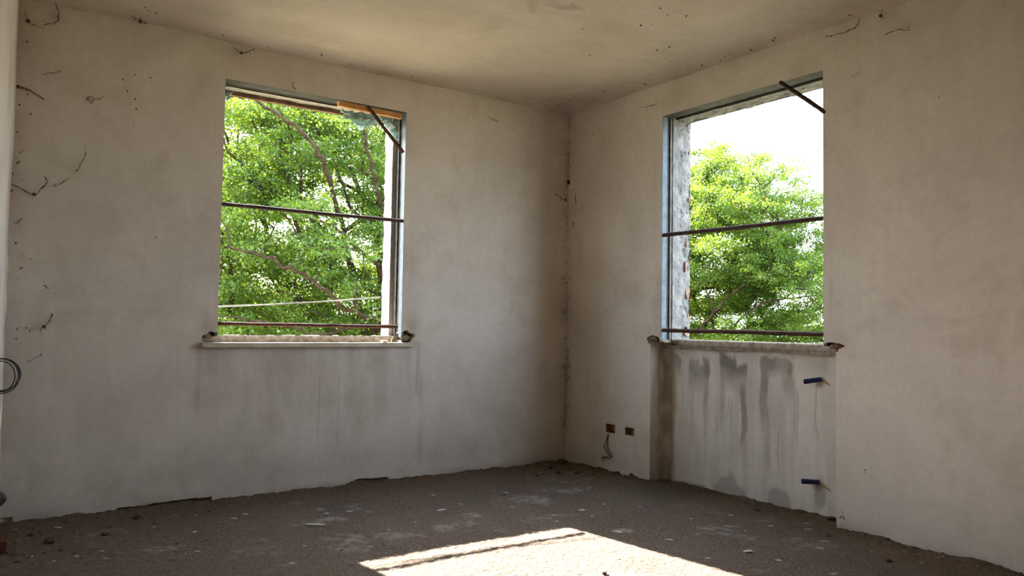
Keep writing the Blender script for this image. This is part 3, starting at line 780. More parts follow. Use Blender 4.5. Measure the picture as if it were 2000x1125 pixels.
# wire strung across the outside of the left window
t = empty('clothesline', (-2.0, T - 0.02, 1.18))
tag(t, 'thin pale double wire strung across the outside of the left window', 'wire')
for dz in (-0.004, 0.004):
    m = MB(); m.tube([(W1A - 0.006, T - 0.02, 1.125 + dz), (-2.05, T - 0.02, 1.168 + dz * 0.5), (W1B - 0.016, T - 0.02, 1.226 + dz)], 0.0022, 5, smooth=8)
    m.build('strand', plain('grey_wire', (.16, .15, .14), (.26, .25, .235), 30, .6), t)
m = MB(); m.tube([(W1B - .018, T - .02, 1.226), (W1B - .034, T - .02, 1.232), (W1B - .038, T - .02, 1.220), (W1B - .028, T - .022, 1.216)], 0.003, 5, smooth=5)
m.build('knot', RUST_D, t)

# sockets
def socket(B, label, dep=0.05):
    y0, y1, z0, z1 = B
    c = empty('socket_box', ((0.0), (y0 + y1) / 2, z0)); tag(c, label, 'socket box')
    m = MB(); e = 0.003
    m.box((dep, y0, z0), (dep + e, y1, z1)); m.box((0.001, y0 - e, z0 - e), (dep + e, y0, z1 + e)); m.box((0.001, y1, z0 - e), (dep + e, y1 + e, z1 + e))
    m.box((0.001, y0, z0 - e), (dep + e, y1, z0)); m.box((0.001, y0, z1), (dep + e, y1, z1 + e))
    m.build('box_shell', BOXPL, c)
    m = MB(); m.box((0.028, (y0 + y1) / 2 - 0.012, z0 + 0.002), (dep, (y0 + y1) / 2 - 0.004, z1 - 0.002)); m.build('partition', BOXPL, c)
    return c
s1 = socket(B1, 'brown empty socket box in the right wall with loose wires hanging out')
s2 = socket(B2, 'brown empty socket box in the right wall beside the niche without hanging wires')
m = MB(); m.blob((0.03, -0.735, 0.300), (0.015, 0.022, 0.016), 9, 0.3); tag(m.build('mortar_crumb', MORTAR, s2), 'grey mortar left in the box')
for k, (pts, mt) in enumerate(((((.035, -.505, .29), (.004, -.494, .276), (-.010, -.478, .21), (-.014, -.463, .175), (-.012, -.497, .128), (-.012, -.538, .112), (-.010, -.515, .098), (-.008, -.44, .091)), GREENW),
                               (((.035, -.510, .29), (.005, -.500, .277), (-.008, -.497, .22), (-.012, -.505, .165), (-.014, -.545, .125), (-.012, -.530, .104), (-.010, -.45, .088), (-.008, -.432, .092)), BROWNW),
                               (((.035, -.500, .29), (.005, -.497, .278), (-.012, -.490, .20), (-.016, -.500, .150), (-.012, -.535, .135), (-.012, -.500, .105), (-.010, -.452, .097), (-.008, -.443, .058)), GREENW))):
    m = MB(); m.tube(pts, 0.0026, 6, smooth=6); m.build('wire', mt, s1, smooth=True)

# blue pipe stubs in the niche
def pipe(y, z, tilt, label):
    c = empty('pipe_stub', (ND, y - 0.06, z)); tag(c, label, 'pipe')
    A = np.array([ND - 0.008, y - 0.095, z + 0.008]); Bp = np.array([ND - 0.052, y - 0.012, z - tilt])
    d = (Bp - A)
    m = MB(); m.tube([A + d * t for t in np.linspace(0, 1, 8)], [0.0125, 0.014, .0135, .014, .0135, .014, .014, .0138], 14, cap=False)
    m.tube([A + d * t for t in (0.02, 0.98)], 0.0112, 14, cap=False)
    m.build('sleeve', BLUEP, c, smooth=True)
    m = MB(); m.tube([A + d * t for t in (0.0, 0.5, 0.955)], 0.0106, 12); tag(m.build('pipe_core', PIPEM, c, smooth=True), 'dirty open pipe end')
    m = MB()
    e = A + np.array([0.006, 0.004, -0.002])
    m.tube([e, e + np.array([0.004, -0.03, -0.014]), e + np.array([0.010, -0.075, -0.040]), e + np.array([0.012, -0.10, -0.058])], [0.009, 0.010, 0.010, 0.008], 10, smooth=4)
    tag(m.build('feed_pipe', OCHRE, c, smooth=True), 'ochre plastered feed running to the niche corner')
    return c
pipe(-2.03, 0.757, 0.010, 'upper blue sleeved pipe stub at the right end of the damp niche')
pipe(-2.015, 0.176, -0.004, 'lower blue sleeved pipe stub near the floor in the damp niche')

# cable coil and wire box on the left wall
c = empty('cable_coil', (XL - 0.03, -0.80, 0.79)); tag(c, 'coil of black cable hanging on the left wall at the picture edge', 'cable')
for k, (rx, rz, dx, dz, dy) in enumerate(((.062, .070, 0, 0, 0), (.068, .074, .0, -.004, .012), (.055, .066, -.004, -.006, .022), (.072, .068, -.002, .004, -.010))):
    a = np.linspace(0.4, 2 * math.pi + 0.9, 40)
    m = MB(); m.tube(np.stack([-3.722 + dx + rx * np.cos(a), -0.80 + dy + 0.012 * np.sin(2 * a), 0.797 + dz + rz * np.sin(a)], 1), 0.0027, 6)
    m.build('loop', BLACKW, c, smooth=True)
c = empty('wire_box', (XL - 0.05, -0.90, 0.30)); tag(c, 'open wall box with tangled teal and brown wires low on the left wall', 'socket box')
m = MB(); xw = XL + SK * -0.9
m.box((xw - 0.01, -0.95, 0.27), (xw + 0.004, -0.86, 0.34)); m.build('box_shell', BOXPL, c)
for k, mt in enumerate((TEALW, BROWNW, BLACKW, TEALW, BROWNW)):
    pts = [(xw, -0.90 + .006 * k, 0.315), (xw + .03 + .004 * k, -0.92, .33 - .012 * k), (xw + .058 - .007 * k, -0.915 + .01 * k, .300 - .006 * k), (xw + .045 - .004 * k, -0.90, .270), (xw + .028 - .003 * k, -.91, .268 - .012 * (k % 3)), (xw + .03 - .005 * k, -.9, .25 - .008 * k)]
    m = MB(); m.tube(pts, 0.003, 6, smooth=5); m.build('wire', mt, c, smooth=True)
m = MB(); m.box((-3.80, -0.64, 0.0), (-3.667, -0.52, 0.062)); v = m.v[0]; v += rng.uniform(-.008, .008, v.shape)
o = m.build('brick_fragment', BRICK_D, origin=(-3.73, -0.58, 0)); tag(o, 'broken dark red brick on the floor at the left wall', 'brick')

# cobwebs
FAR_WEBS= {'A': [(-3.69, 1.729), (-3.66, 1.719), (-3.633, 1.703), (-3.589, 1.689), (-3.56, 1.72), (-3.533, 1.761), (-3.551, 1.789)], 'A2': [(-3.509, 1.744), (-3.481, 1.75), (-3.454, 1.776), (-3.433, 1.795)], 'A3': [(-3.407, 1.82), (-3.385, 1.868), (-3.356, 1.941)], 'C': [(-3.68, 2.241), (-3.644, 2.237), (-3.607, 2.222), (-3.566, 2.197)], 'D': [(-3.578, 2.329), (-3.53, 2.344), (-3.497, 2.362)], 'E': [(-3.366, 2.23), (-3.355, 2.249), (-3.332, 2.25)], 'E2': [(-3.343, 2.211), (-3.327, 2.242), (-3.297, 2.242)], 'F': [(-3.664, 2.634), (-3.651, 2.596), (-3.629, 2.581)], 'G': [(-3.532, 2.724), (-3.516, 2.678), (-3.515, 2.639), (-3.53, 2.616), (-3.581, 2.593)], 'H': [(-3.116, 2.723), (-3.091, 2.714), (-3.09, 2.761)], 'J': [(-2.231, 2.55), (-2.233, 2.52), (-2.213, 2.501)], 'K': [(-2.603, 2.691), (-2.557, 2.66), (-2.496, 2.689), (-2.475, 2.709)], 'L': [(-3.529, 1.218), (-3.508, 1.198)], 'M': [(-3.482, 1.066), (-3.499, 1.025), (-3.521, 0.998), (-3.541, 0.979)], 'N': [(-3.518, 0.855), (-3.556, 0.832), (-3.589, 0.806)], 'O': [(-3.666, 1.529), (-3.638, 1.558)], 'P': [(-0.146, 2.067), (-0.11, 2.055), (-0.074, 2.035), (-0.038, 2.03), (-0.023, 2.052)], 'Q': [(-0.079, 1.408), (-0.028, 1.422)], 'Rr': [(-0.06, 1.181), (-0.054, 1.145), (-0.024, 1.154)], 'Ss': [(-0.093, 0.728), (-0.057, 0.716), (-0.022, 0.735)], 'T': [(-0.066, 0.329), (-0.031, 0.347), (-0.016, 0.362)], 'U': [(-0.764, 2.569), (-0.719, 2.55), (-0.678, 2.549)]}
RIGHT_WEBS= {'a': [(-0.092, 2.071), (-0.099, 2.03), (-0.106, 1.981)], 'b': [(-0.048, 1.414), (0.003, 1.424)], 'c': [(-0.064, 1.857), (-0.078, 1.816)], 'd': [(-2.258, 2.668), (-2.324, 2.66), (-2.387, 2.66), (-2.441, 2.669), (-2.462, 2.702)], 'e': [(-2.595, 2.668), (-2.581, 2.683), (-2.587, 2.713)], 'f': [(-2.602, 2.579), (-2.673, 2.581), (-2.726, 2.56)], 'g': [(-0.818, 2.593), (-0.889, 2.584), (-0.973, 2.583)], 'h': [(-2.419, 2.402), (-2.466, 2.42)], 'i': [(-0.055, 0.746), (0.002, 0.727)], 'j': [(-2.329, 0.048), (-2.347, 0.06), (-2.367, 0.051)]}
SPECK_FAR= [(-3.682, 2.39), (-3.651, 2.489), (-3.052, 2.415), (-3.167, 2.317), (-3.129, 2.121), (-3.045, 2.68), (-3.633, 1.299), (-3.701, 2.429), (-3.192, 2.379), (-3.131, 2.417), (-2.993, 1.508), (-3.672, 2.151), (-3.69, 2.013), (-0.035, 2.172), (-0.477, 0.549), (-3.514, 0.992), (-3.126, 2.278), (-3.119, 2.224), (-0.046, 2.484), (-0.039, 2.387), (-0.047, 1.944), (-0.048, 1.71), (-0.054, 2.683)]
SPECK_RIGHT= [(0.012, 2.178), (0.012, 2.497), (0.004, 2.406), (0.013, 1.894), (-0.131, 1.946), (-0.297, 2.503), (0.016, 1.732), (-2.475, 0.325), (-2.869, 2.189), (-0.005, 2.609)]
SPECK_CEIL= [(-1.204, -1.609), (-1.305, -1.633), (-0.894, -1.868), (-0.783, -1.91), (-0.77, -1.671), (-0.799, -1.829), (-1.034, -1.394), (-0.457, -1.409), (-0.436, -1.491), (-0.229, -0.001), (-0.36, 0.048), (-0.723, -1.092), (-0.705, -1.874), (-0.174, -1.052), (-0.195, -0.099), (-0.212, -0.258), (-0.237, -0.337), (-0.151, -0.58), (-0.148, -0.659), (-0.808, -1.633), (-0.187, -0.14), (-0.309, -1.338), (-3.125, -0.204), (-3.097, -0.165), (-3.058, -0.15), (-3.382, 0.007)]
FLAKES= [(-1.628, -0.919, 0.06), (-2.2, -0.672, 0.036), (-2.073, -0.68, 0.042), (-1.879, -1.096, 0.025), (-0.941, -1.329, 0.042), (-1.15, -1.342, 0.032), (-1.215, -1.447, 0.032), (-0.987, -1.467, 0.021), (-1.077, -1.784, 0.066), (-1.06, -0.729, 0.026), (-1.483, -0.564, 0.029), (-0.298, -1.854, 0.04), (-0.296, -2.115, 0.039), (-0.08, -2.183, 0.037), (-0.187, -2.266, 0.039), (-0.317, -2.447, 0.04), (-0.969, -2.027, 0.043), (-1.043, -2.336, 0.03), (-0.787, -2.531, 0.039), (-0.747, -2.778, 0.045), (-0.442, -2.505, 0.039), (-3.413, -0.83, 0.035), (-3.312, -0.811, 0.027), (-3.436, -0.272, 0.055), (-3.177, -0.519, 0.023), (-3.036, -0.48, 0.024), (-2.979, -0.91, 0.016), (-2.517, -1.203, 0.021), (-2.952, -1.041, 0.031), (-2.198, -0.55, 0.034), (-2.574, -0.448, 0.043), (-2.647, -0.508, 0.036), (-2.657, -1.428, 0.029), (-0.563, -1.801, 0.024), (-1.455, -0.848, 0.025), (-1.987, -0.746, 0.03), (-2.055, -1.144, 0.025), (-1.235, -1.053, 0.024), (-0.731, -1.279, 0.025), (-0.593, -1.436, 0.022), (-0.27, -2.661, 0.022), (-0.262, -2.9, 0.025), (-0.806, -2.37, 0.058)]
CLODS= [(-0.318, -0.225, 0.046), (-0.142, -0.135, 0.079), (-0.391, -0.408, 0.056), (-0.572, -0.409, 0.033), (-0.283, -0.491, 0.045), (-0.245, -0.359, 0.038), (-0.225, -0.589, 0.026), (-3.493, -0.546, 0.057), (-3.463, -0.708, 0.022), (-3.26, -0.523, 0.035), (-3.081, -0.247, 0.043), (0.115, -2.21, 0.051), (-0.203, -2.395, 0.026), (-0.369, -2.807, 0.03), (-1.594, -2.251, 0.033), (-1.952, -1.559, 0.013), (-3.561, -0.372, 0.027), (-0.788, 0.044, 0.023), (0.02, -0.622, 0.038), (-0.002, -0.76, 0.037), (-1.107, -0.786, 0.019), (-0.075, -1.862, 0.032)]

WEB_LABEL = {
    'A': 'long sagging dusty cobweb with a dark knot near the left wall', 'A3': 'faint thin cobweb thread rising to the right of the knotted cobweb', 'A2': 'short dark cobweb thread right of the knotted cobweb',
    'C': 'slanting dusty cobweb on the upper far wall starting at the left wall', 'D': 'short flat cobweb below the ceiling at upper left', 'E': 'small hooked cobweb on the upper left wall', 'E2': 'faint forked cobweb beside the hooked cobweb',
    'F': 'dark cobweb in the top left corner by the left wall', 'G': 'looping cobweb hanging from the ceiling near the left wall', 'H': 'hook shaped dark cobweb under the ceiling left of the left window', 'J': 'thin cobweb thread above the head of the left window',
    'K': 'brownish cobweb under the ceiling above the left window', 'L': 'short dark cobweb wisp low on the far wall left of the window', 'M': 'cobweb with a dark knot left of the marble sill', 'N': 'slanting cobweb wisp above the cable coil', 'O': 'tiny slanted cobweb wisp close to the left wall at mid height',
    'P': 'curved cobweb in the room corner just below the black spot', 'Q': 'flat cobweb left of the room corner at window height', 'Rr': 'small hooked cobweb in the room corner at sill height', 'Ss': 'sagging cobweb in the room corner below sill height', 'T': 'lowest small cobweb in the room corner', 'U': 'fine hair-like cobweb between left window and room corner near the ceiling'}
RWEB_LABEL = {'a': 'thin vertical cobweb on the right wall beside the room corner', 'b': 'flat cobweb right of the room corner at window height', 'c': 'short vertical cobweb on the right wall below the thin vertical one', 'd': 'long dark cobweb under the ceiling right of the right window', 'e': 'small upright dark cobweb at the ceiling on the right wall',
    'f': 'faint cobweb on the right wall below the small upright one', 'g': 'brown cobweb just left of the top of the right window', 'h': 'faint slanted hair-like cobweb right of the right window', 'i': 'sagging cobweb on the right wall side of the room corner', 'j': 'small dark curl of cobweb at the foot of the right wall beside the niche'}
def web(pts3, nrm, seed, label, knot=None, r=0.0034):
    P = np.array(pts3, float); n = np.asarray(nrm, float)
    m = MB()
    k = len(P)
    off = 0.006 + 0.006 * np.abs(np.sin(np.arange(k) * 1.7 + seed))
    P2 = P + off[:, None] * n
    Q = catmull(P2, 6)
    Q += 0.003 * np.stack([fbm(np.arange(len(Q)) * .7, np.zeros(len(Q)) + q, octaves=2, seed=seed + q) for q in range(3)], 1)
    rad = r * (0.35 + 0.9 * np.abs(fbm(np.arange(len(Q)) * 0.35, np.zeros(len(Q)), octaves=2, seed=seed + 9)))
    m.tube(Q, np.clip(rad, 0.0008, 0.006), 5)
    for q in range(2):                                   # side hairs
        i = int(rng.integers(0, len(Q))); d = rng.normal(0, 0.022, 3); d -= n * np.dot(d, n)
        m.tube([Q[i], Q[i] + d * .5 + n * .002, Q[i] + d + n * .001], [0.0014, 0.0009, 0.0005], 4)
    if knot is not None:
        m.blob(P2[knot] + n * 0.004, (0.009, 0.008, 0.009), seed, 0.4)
    o = m.build('cobweb', WEB, origin=tuple(P.mean(0)))
    return tag(o, label, 'cobweb', 'dusty cobwebs on the walls')
for k, (nm, pts) in enumerate(FAR_WEBS.items()):
    web([(min(x, -0.012), 0.0, min(z, H - 0.03)) for x, z in pts], (0, -1, 0), 300 + 7 * k, WEB_LABEL[nm], {'A': 3, 'M': 2, 'H': 0, 'K': 1, 'C': 0, 'P': 3, 'F': 1}.get(nm), 0.0030 if nm in 'ACMK' else 0.0022)
for k, (nm, pts) in enumerate(RIGHT_WEBS.items()):
    web([(0.0, min(y, -0.012), min(z, H - 0.03)) for y, z in pts], (-1, 0, 0), 500 + 7 * k, RWEB_LABEL[nm], {'e': 1}.get(nm), 0.0030 if nm == 'd' else 0.0021)
# tiny dirt specks
def specks(name, pts, r, label, seed):
    m = MB()
    g = np.random.default_rng(seed)
    for k, p in enumerate(pts):
        for q in range(3):
            d = g.normal(0, 0.008, 3) if q else np.zeros(3)
            s = r * g.uniform(0.5, 1.5) * (1 if q == 0 else 0.5)
            m.blob(np.array(p) + d * np.array([0 if abs(p[0]) < 1e-6 else 1, 0 if abs(p[1]) < 1e-6 else 1, 0 if abs(p[2] - H) < .03 else 1]), (s, s, s * 1.2), seed + k, 0.4)
    return tag(m.build(name, WEB), label, 'dirt specks', kind='stuff')
g = np.random.default_rng(5)
corner_f = [(-abs(g.normal(0, .022)) - .006, -0.003, z) for z in g.uniform(0.15, 2.65, 45)]
corner_r = [(-0.003, -abs(g.normal(0, .022)) - .006, z) for z in g.uniform(0.15, 2.65, 32)]
leftc = [(XL + abs(g.normal(0, .05)) + .004, -0.003, z) for z in g.uniform(0.9, 2.7, 26)]
specks('wall_specks', [(min(x, -.01), -0.003, z) for x, z in SPECK_FAR] + [(p[0], p[1], p[2]) for p in corner_f] + leftc, 0.003, 'tiny dark dirt specks stuck to the far wall and its corners', 600)
specks('wall_specks', [(-0.003, min(y, -.01), z) for y, z in SPECK_RIGHT] + corner_r, 0.003, 'tiny dark dirt specks stuck to the right wall beside the corner', 640)
rim = [(x, -abs(g.normal(0, .03)) - .02, H - .02) for x in g.uniform(-3.5, -0.1, 20)] + [(-abs(g.normal(0, .03)) - .02, y, H - .02) for y in g.uniform(-2.6, -0.1, 18)]
specks('ceiling_specks', [(min(x, -.03), min(y, -.03), H - 0.012) for x, y in SPECK_CEIL] + rim, 0.0032, 'tiny dark mould specks on the plaster ceiling', 680)
BIGSPOT = MB(); BIGSPOT.blob((-0.012, -0.012, 2.175), (0.012, 0.012, 0.020), 3, .3)
tag(BIGSPOT.build('spider_nest', plain('black_soot', (.008, .007, .006), (.02, .017, .014), 30, 1.0), origin=(-0.012, -0.012, 2.175)), 'small black nest spot in the upper room corner', 'nest')

# flakes, clods and pebbles on the floor
def fz(x, y):
    return float(floor_disp(np.array([x]), np.array([y]))[0])
flake_mesh = []
for s in range(5):
    m = MB(); n = 13
    a = np.linspace(0, 2 * math.pi, n, endpoint=False) + rng.uniform(-.18, .18, n); rr = rng.uniform(.45, 1.15, n)
    x, y = 0.55 * rr * np.cos(a), 0.36 * rr * np.sin(a)
    top = np.stack([x * .9, y * .9, 0.10 + rng.uniform(-.05, .05, n)], 1); bot = np.stack([x, y, np.zeros(n) - .03], 1)
    m.add(np.vstack([bot, top, [[0, 0, .12]]]), [tuple(range(n))[::-1]] + [(n + k, n + (k + 1) % n, 2 * n) for k in range(n)] + [(k, (k + 1) % n, n + (k + 1) % n, n + k) for k in range(n)])
    flake_mesh.append(m.mesh('plaster_flake', FLAKE))
ORD = ['leftmost', 'second from left', 'third from left', 'fourth from left', 'fifth from left', 'sixth from left', 'seventh from left', 'eighth from left', 'ninth from left', 'tenth from left', 'eleventh from left', 'twelfth from left', 'thirteenth from left', 'fourteenth from left', 'fifteenth from left']
def photo_x(x, y, z=0.0):
    d = Vector((x, y, z)) - CAM
    return d.dot(rt) / d.dot(fw)
def zone(x, y):
    if x > -0.9 and y < -1.9: return 'on the floor before the right wall'
    if x < -2.45: return 'on the dusty floor at the far left'
    if x > -1.3: return 'between the sunlit patch and the niche'
    return 'between the sunlit patch and the far wall'
zones = {}
for k, (x, y, w) in enumerate(FLAKES):
    zones.setdefault(zone(x, y), []).append((photo_x(x, y), k))
rank = {k: r for zl in zones.values() for r, (_, k) in enumerate(sorted(zl))}
for k, (x, y, w) in enumerate(FLAKES):
    o = link('plaster_flake', flake_mesh[k % 5])
    o.location = (x, y, fz(x, y) + 0.001); o.scale = (w * rng.uniform(.8, 1.1), w * rng.uniform(.6, 1.2), min(w, .03) * .75); o.rotation_euler = (rng.uniform(-.08, .08), rng.uniform(-.08, .08), YAW * -1 + rng.uniform(-.6, .6))
    tag(o, 'pale plaster flake ' + zone(x, y) + ', ' + ORD[rank[k]], 'plaster flake', 'plaster flakes ' + zone(x, y))
m = MB(); m.tube([(-2.378, -.852, fz(-2.378, -.852) + .006), (-2.34, -.885, fz(-2.34, -.885) + .007), (-2.304, -.912, fz(-2.304, -.912) + .006)], [.004, .005, .003], 6)
tag(m.build('white_stick', WHITEST, origin=(-2.34, -.885, fz(-2.34, -.885))), 'thin white stick lying left of the sunlit patch', 'stick')
clod_mesh = {}
for nm, mt in (('a', CLOD), ('b', CLOD), ('c', STONE)):
    m = MB(); m.blob((0, 0, 0.22), (0.5, 0.42, 0.22), {'a': 1, 'b': 5, 'c': 8}[nm], 0.42); clod_mesh[nm] = m.mesh('dirt_clod', mt)
crank = {}
for zn in ((lambda x, y: x > -0.7 and y > -0.8), (lambda x, y: x < -3)):
    for r, (_, k) in enumerate(sorted((photo_x(x, y), k) for k, (x, y, w) in enumerate(CLODS) if zn(x, y) and k != 17)):
        crank[k] = ORD[r]
for k, (x, y, w) in enumerate(CLODS):
    stone = k in (14, 15)
    x = min(x, ND - .03) if NR < y < NL else min(x, -.02); y = min(y, -.02)
    o = link('tan_stone' if stone else 'dirt_clod', clod_mesh['c' if stone else 'ab'[k % 2]])
    o.location = (x, y, fz(x, y) - 0.001); o.scale = (w, w, w); o.rotation_euler = (0, 0, rng.uniform(0, 6))
    if k == 14: tag(o, 'tan stone lying in the sunlit patch near the picture bottom', 'stone')
    elif k == 15: tag(o, 'tiny tan pebble at the shadow edge of the sunlit patch', 'pebble')
    elif x > -0.7 and y > -0.8: tag(o, 'dark dirt clod in the room corner, ' + crank[k], 'clod', 'clods in the room corner')
    elif x < -3: tag(o, 'dark dirt clod on the floor at the far left, ' + crank[k], 'clod', 'clods at the far left')
    else: tag(o, {17: 'dark dirt clod against the far wall left of the corner', 20: 'small dark clod between corner and sunlit patch', 21: 'dark dirt clod at the foot of the niche wall', 11: 'large dark dirt clod in the right corner of the niche', 12: 'dark dirt clod on the floor just outside the niche', 13: 'brown clod on the floor before the right wall'}.get(k, 'dark dirt clod on the dusty floor'), 'clod')
# fallen mortar along the wall feet: too many small crumbs to count
m = MB(); g = np.random.default_rng(9)
def crumbs(n, fn, rmin, rmax):
    XY = np.array([fn() for k in range(n)])
    Z = floor_disp(XY[:, 0], XY[:, 1])
    for k in range(n):
        x, y = XY[k]
        r = rmin + (rmax - rmin) * g.uniform() ** 2.2
        V = ICO_V[:12] * np.array([g.uniform(.7, 1.3), g.uniform(.7, 1.3), g.uniform(.3, .7)]) * r * g.uniform(.55, 1.3, (12, 1)) + np.array([x, y, Z[k] + r * .2])
        m.add(V, BASE_ICO, int(g.choice(3, p=[.55, .35, .10])))
BASE_ICO = [(0, 11, 5), (0, 5, 1), (0, 1, 7), (0, 7, 10), (0, 10, 11), (1, 5, 9), (5, 11, 4), (11, 10, 2), (10, 7, 6), (7, 1, 8), (3, 9, 4), (3, 4, 2), (3, 2, 6), (3, 6, 8), (3, 8, 9), (4, 9, 5), (2, 4, 11), (6, 2, 10), (8, 6, 7), (9, 8, 1)]
crumbs(300, lambda: (g.uniform(-3.6, -.02), -abs(g.normal(0, .06)) - .004), .003, .008)
crumbs(160, lambda: (-abs(g.normal(0, .05)) - .004, g.uniform(NL, -.02)), .003, .008)
crumbs(170, lambda: (ND - abs(g.normal(0, .06)) - .006, g.uniform(NR + .01, NL - .06)), .003, .010)
crumbs(160, lambda: (-abs(g.normal(0, .05)) - .004, g.uniform(-3.3, NR)), .003, .010)
crumbs(160, lambda: (-abs(g.normal(0, .28)) - .02, -abs(g.normal(0, .22)) - .02), .003, .010)
crumbs(420, lambda: (g.uniform(-3.5, -.1), g.uniform(-2.9, -.15)), .002, .006)
crumbs(110, lambda: (g.uniform(-3.7, -2.7), g.uniform(-1.0, -.05)), .003, .012)
tag(m.build('mortar_crumbs', [CLOD, STONE, FLAKE]), 'fine mortar crumbs and grit along the wall feet and over the floor', 'rubble', kind='stuff')

# ================================================================== OUTSIDE
m = MB(); m.grid((0, 0, GROUND), (1, 0, 0), (0, 1, 0), lines(-120, 160, 4), lines(-60, 220, 4), (0, 0, 1), lambda x, y: 0.25 * fbm(x * .08, y * .08, octaves=3, seed=701))
struct(m.build('ground', YARD), 'dry tan yard ground outside the building', 'ground')

def leaves_mesh(name, C, size, mat, seed, up=0.35):
    """C: (N,3) leaf centres -> one mesh of small lobed leaves with a tint attribute"""
    g = np.random.default_rng(seed)
    N = len(C)
    nrm = g.normal(0, 1, (N, 3)); nrm[:, 2] = np.abs(nrm[:, 2]) + up; nrm /= np.linalg.norm(nrm, axis=1)[:, None]
    a = np.cross(nrm, g.normal(0, 1, (N, 3))); a /= np.linalg.norm(a, axis=1)[:, None]
    b = np.cross(nrm, a)
    s = (size * g.uniform(0.6, 1.3, N))[:, None]
    sh = np.array([(-.55, 0, 0), (.02, .40, .10), (.60, 0, -.06), (.02, -.40, .10)])
    V = np.empty((N, 4, 3))
    for k, (x, y, z) in enumerate(sh):
        V[:, k] = C + s * (x * a + y * b + z * nrm)
    me = bpy.data.meshes.new(name)
    me.vertices.add(N * 4); me.vertices.foreach_set('co', V.astype(np.float32).ravel())
    idx = np.arange(N * 4)
    me.loops.add(N * 4); me.loops.foreach_set('vertex_index', idx.astype(np.int32))
    me.polygons.add(N); me.polygons.foreach_set('loop_start', np.arange(0, N * 4, 4, dtype=np.int32))
    at = me.attributes.new('tint', 'FLOAT', 'POINT')
    at.data.foreach_set('value', np.repeat(np.clip(g.normal(0.5, 0.25, N), 0, 1), 4).astype(np.float32))
    me.materials.append(mat)
    me.update(); me.validate()
    return me

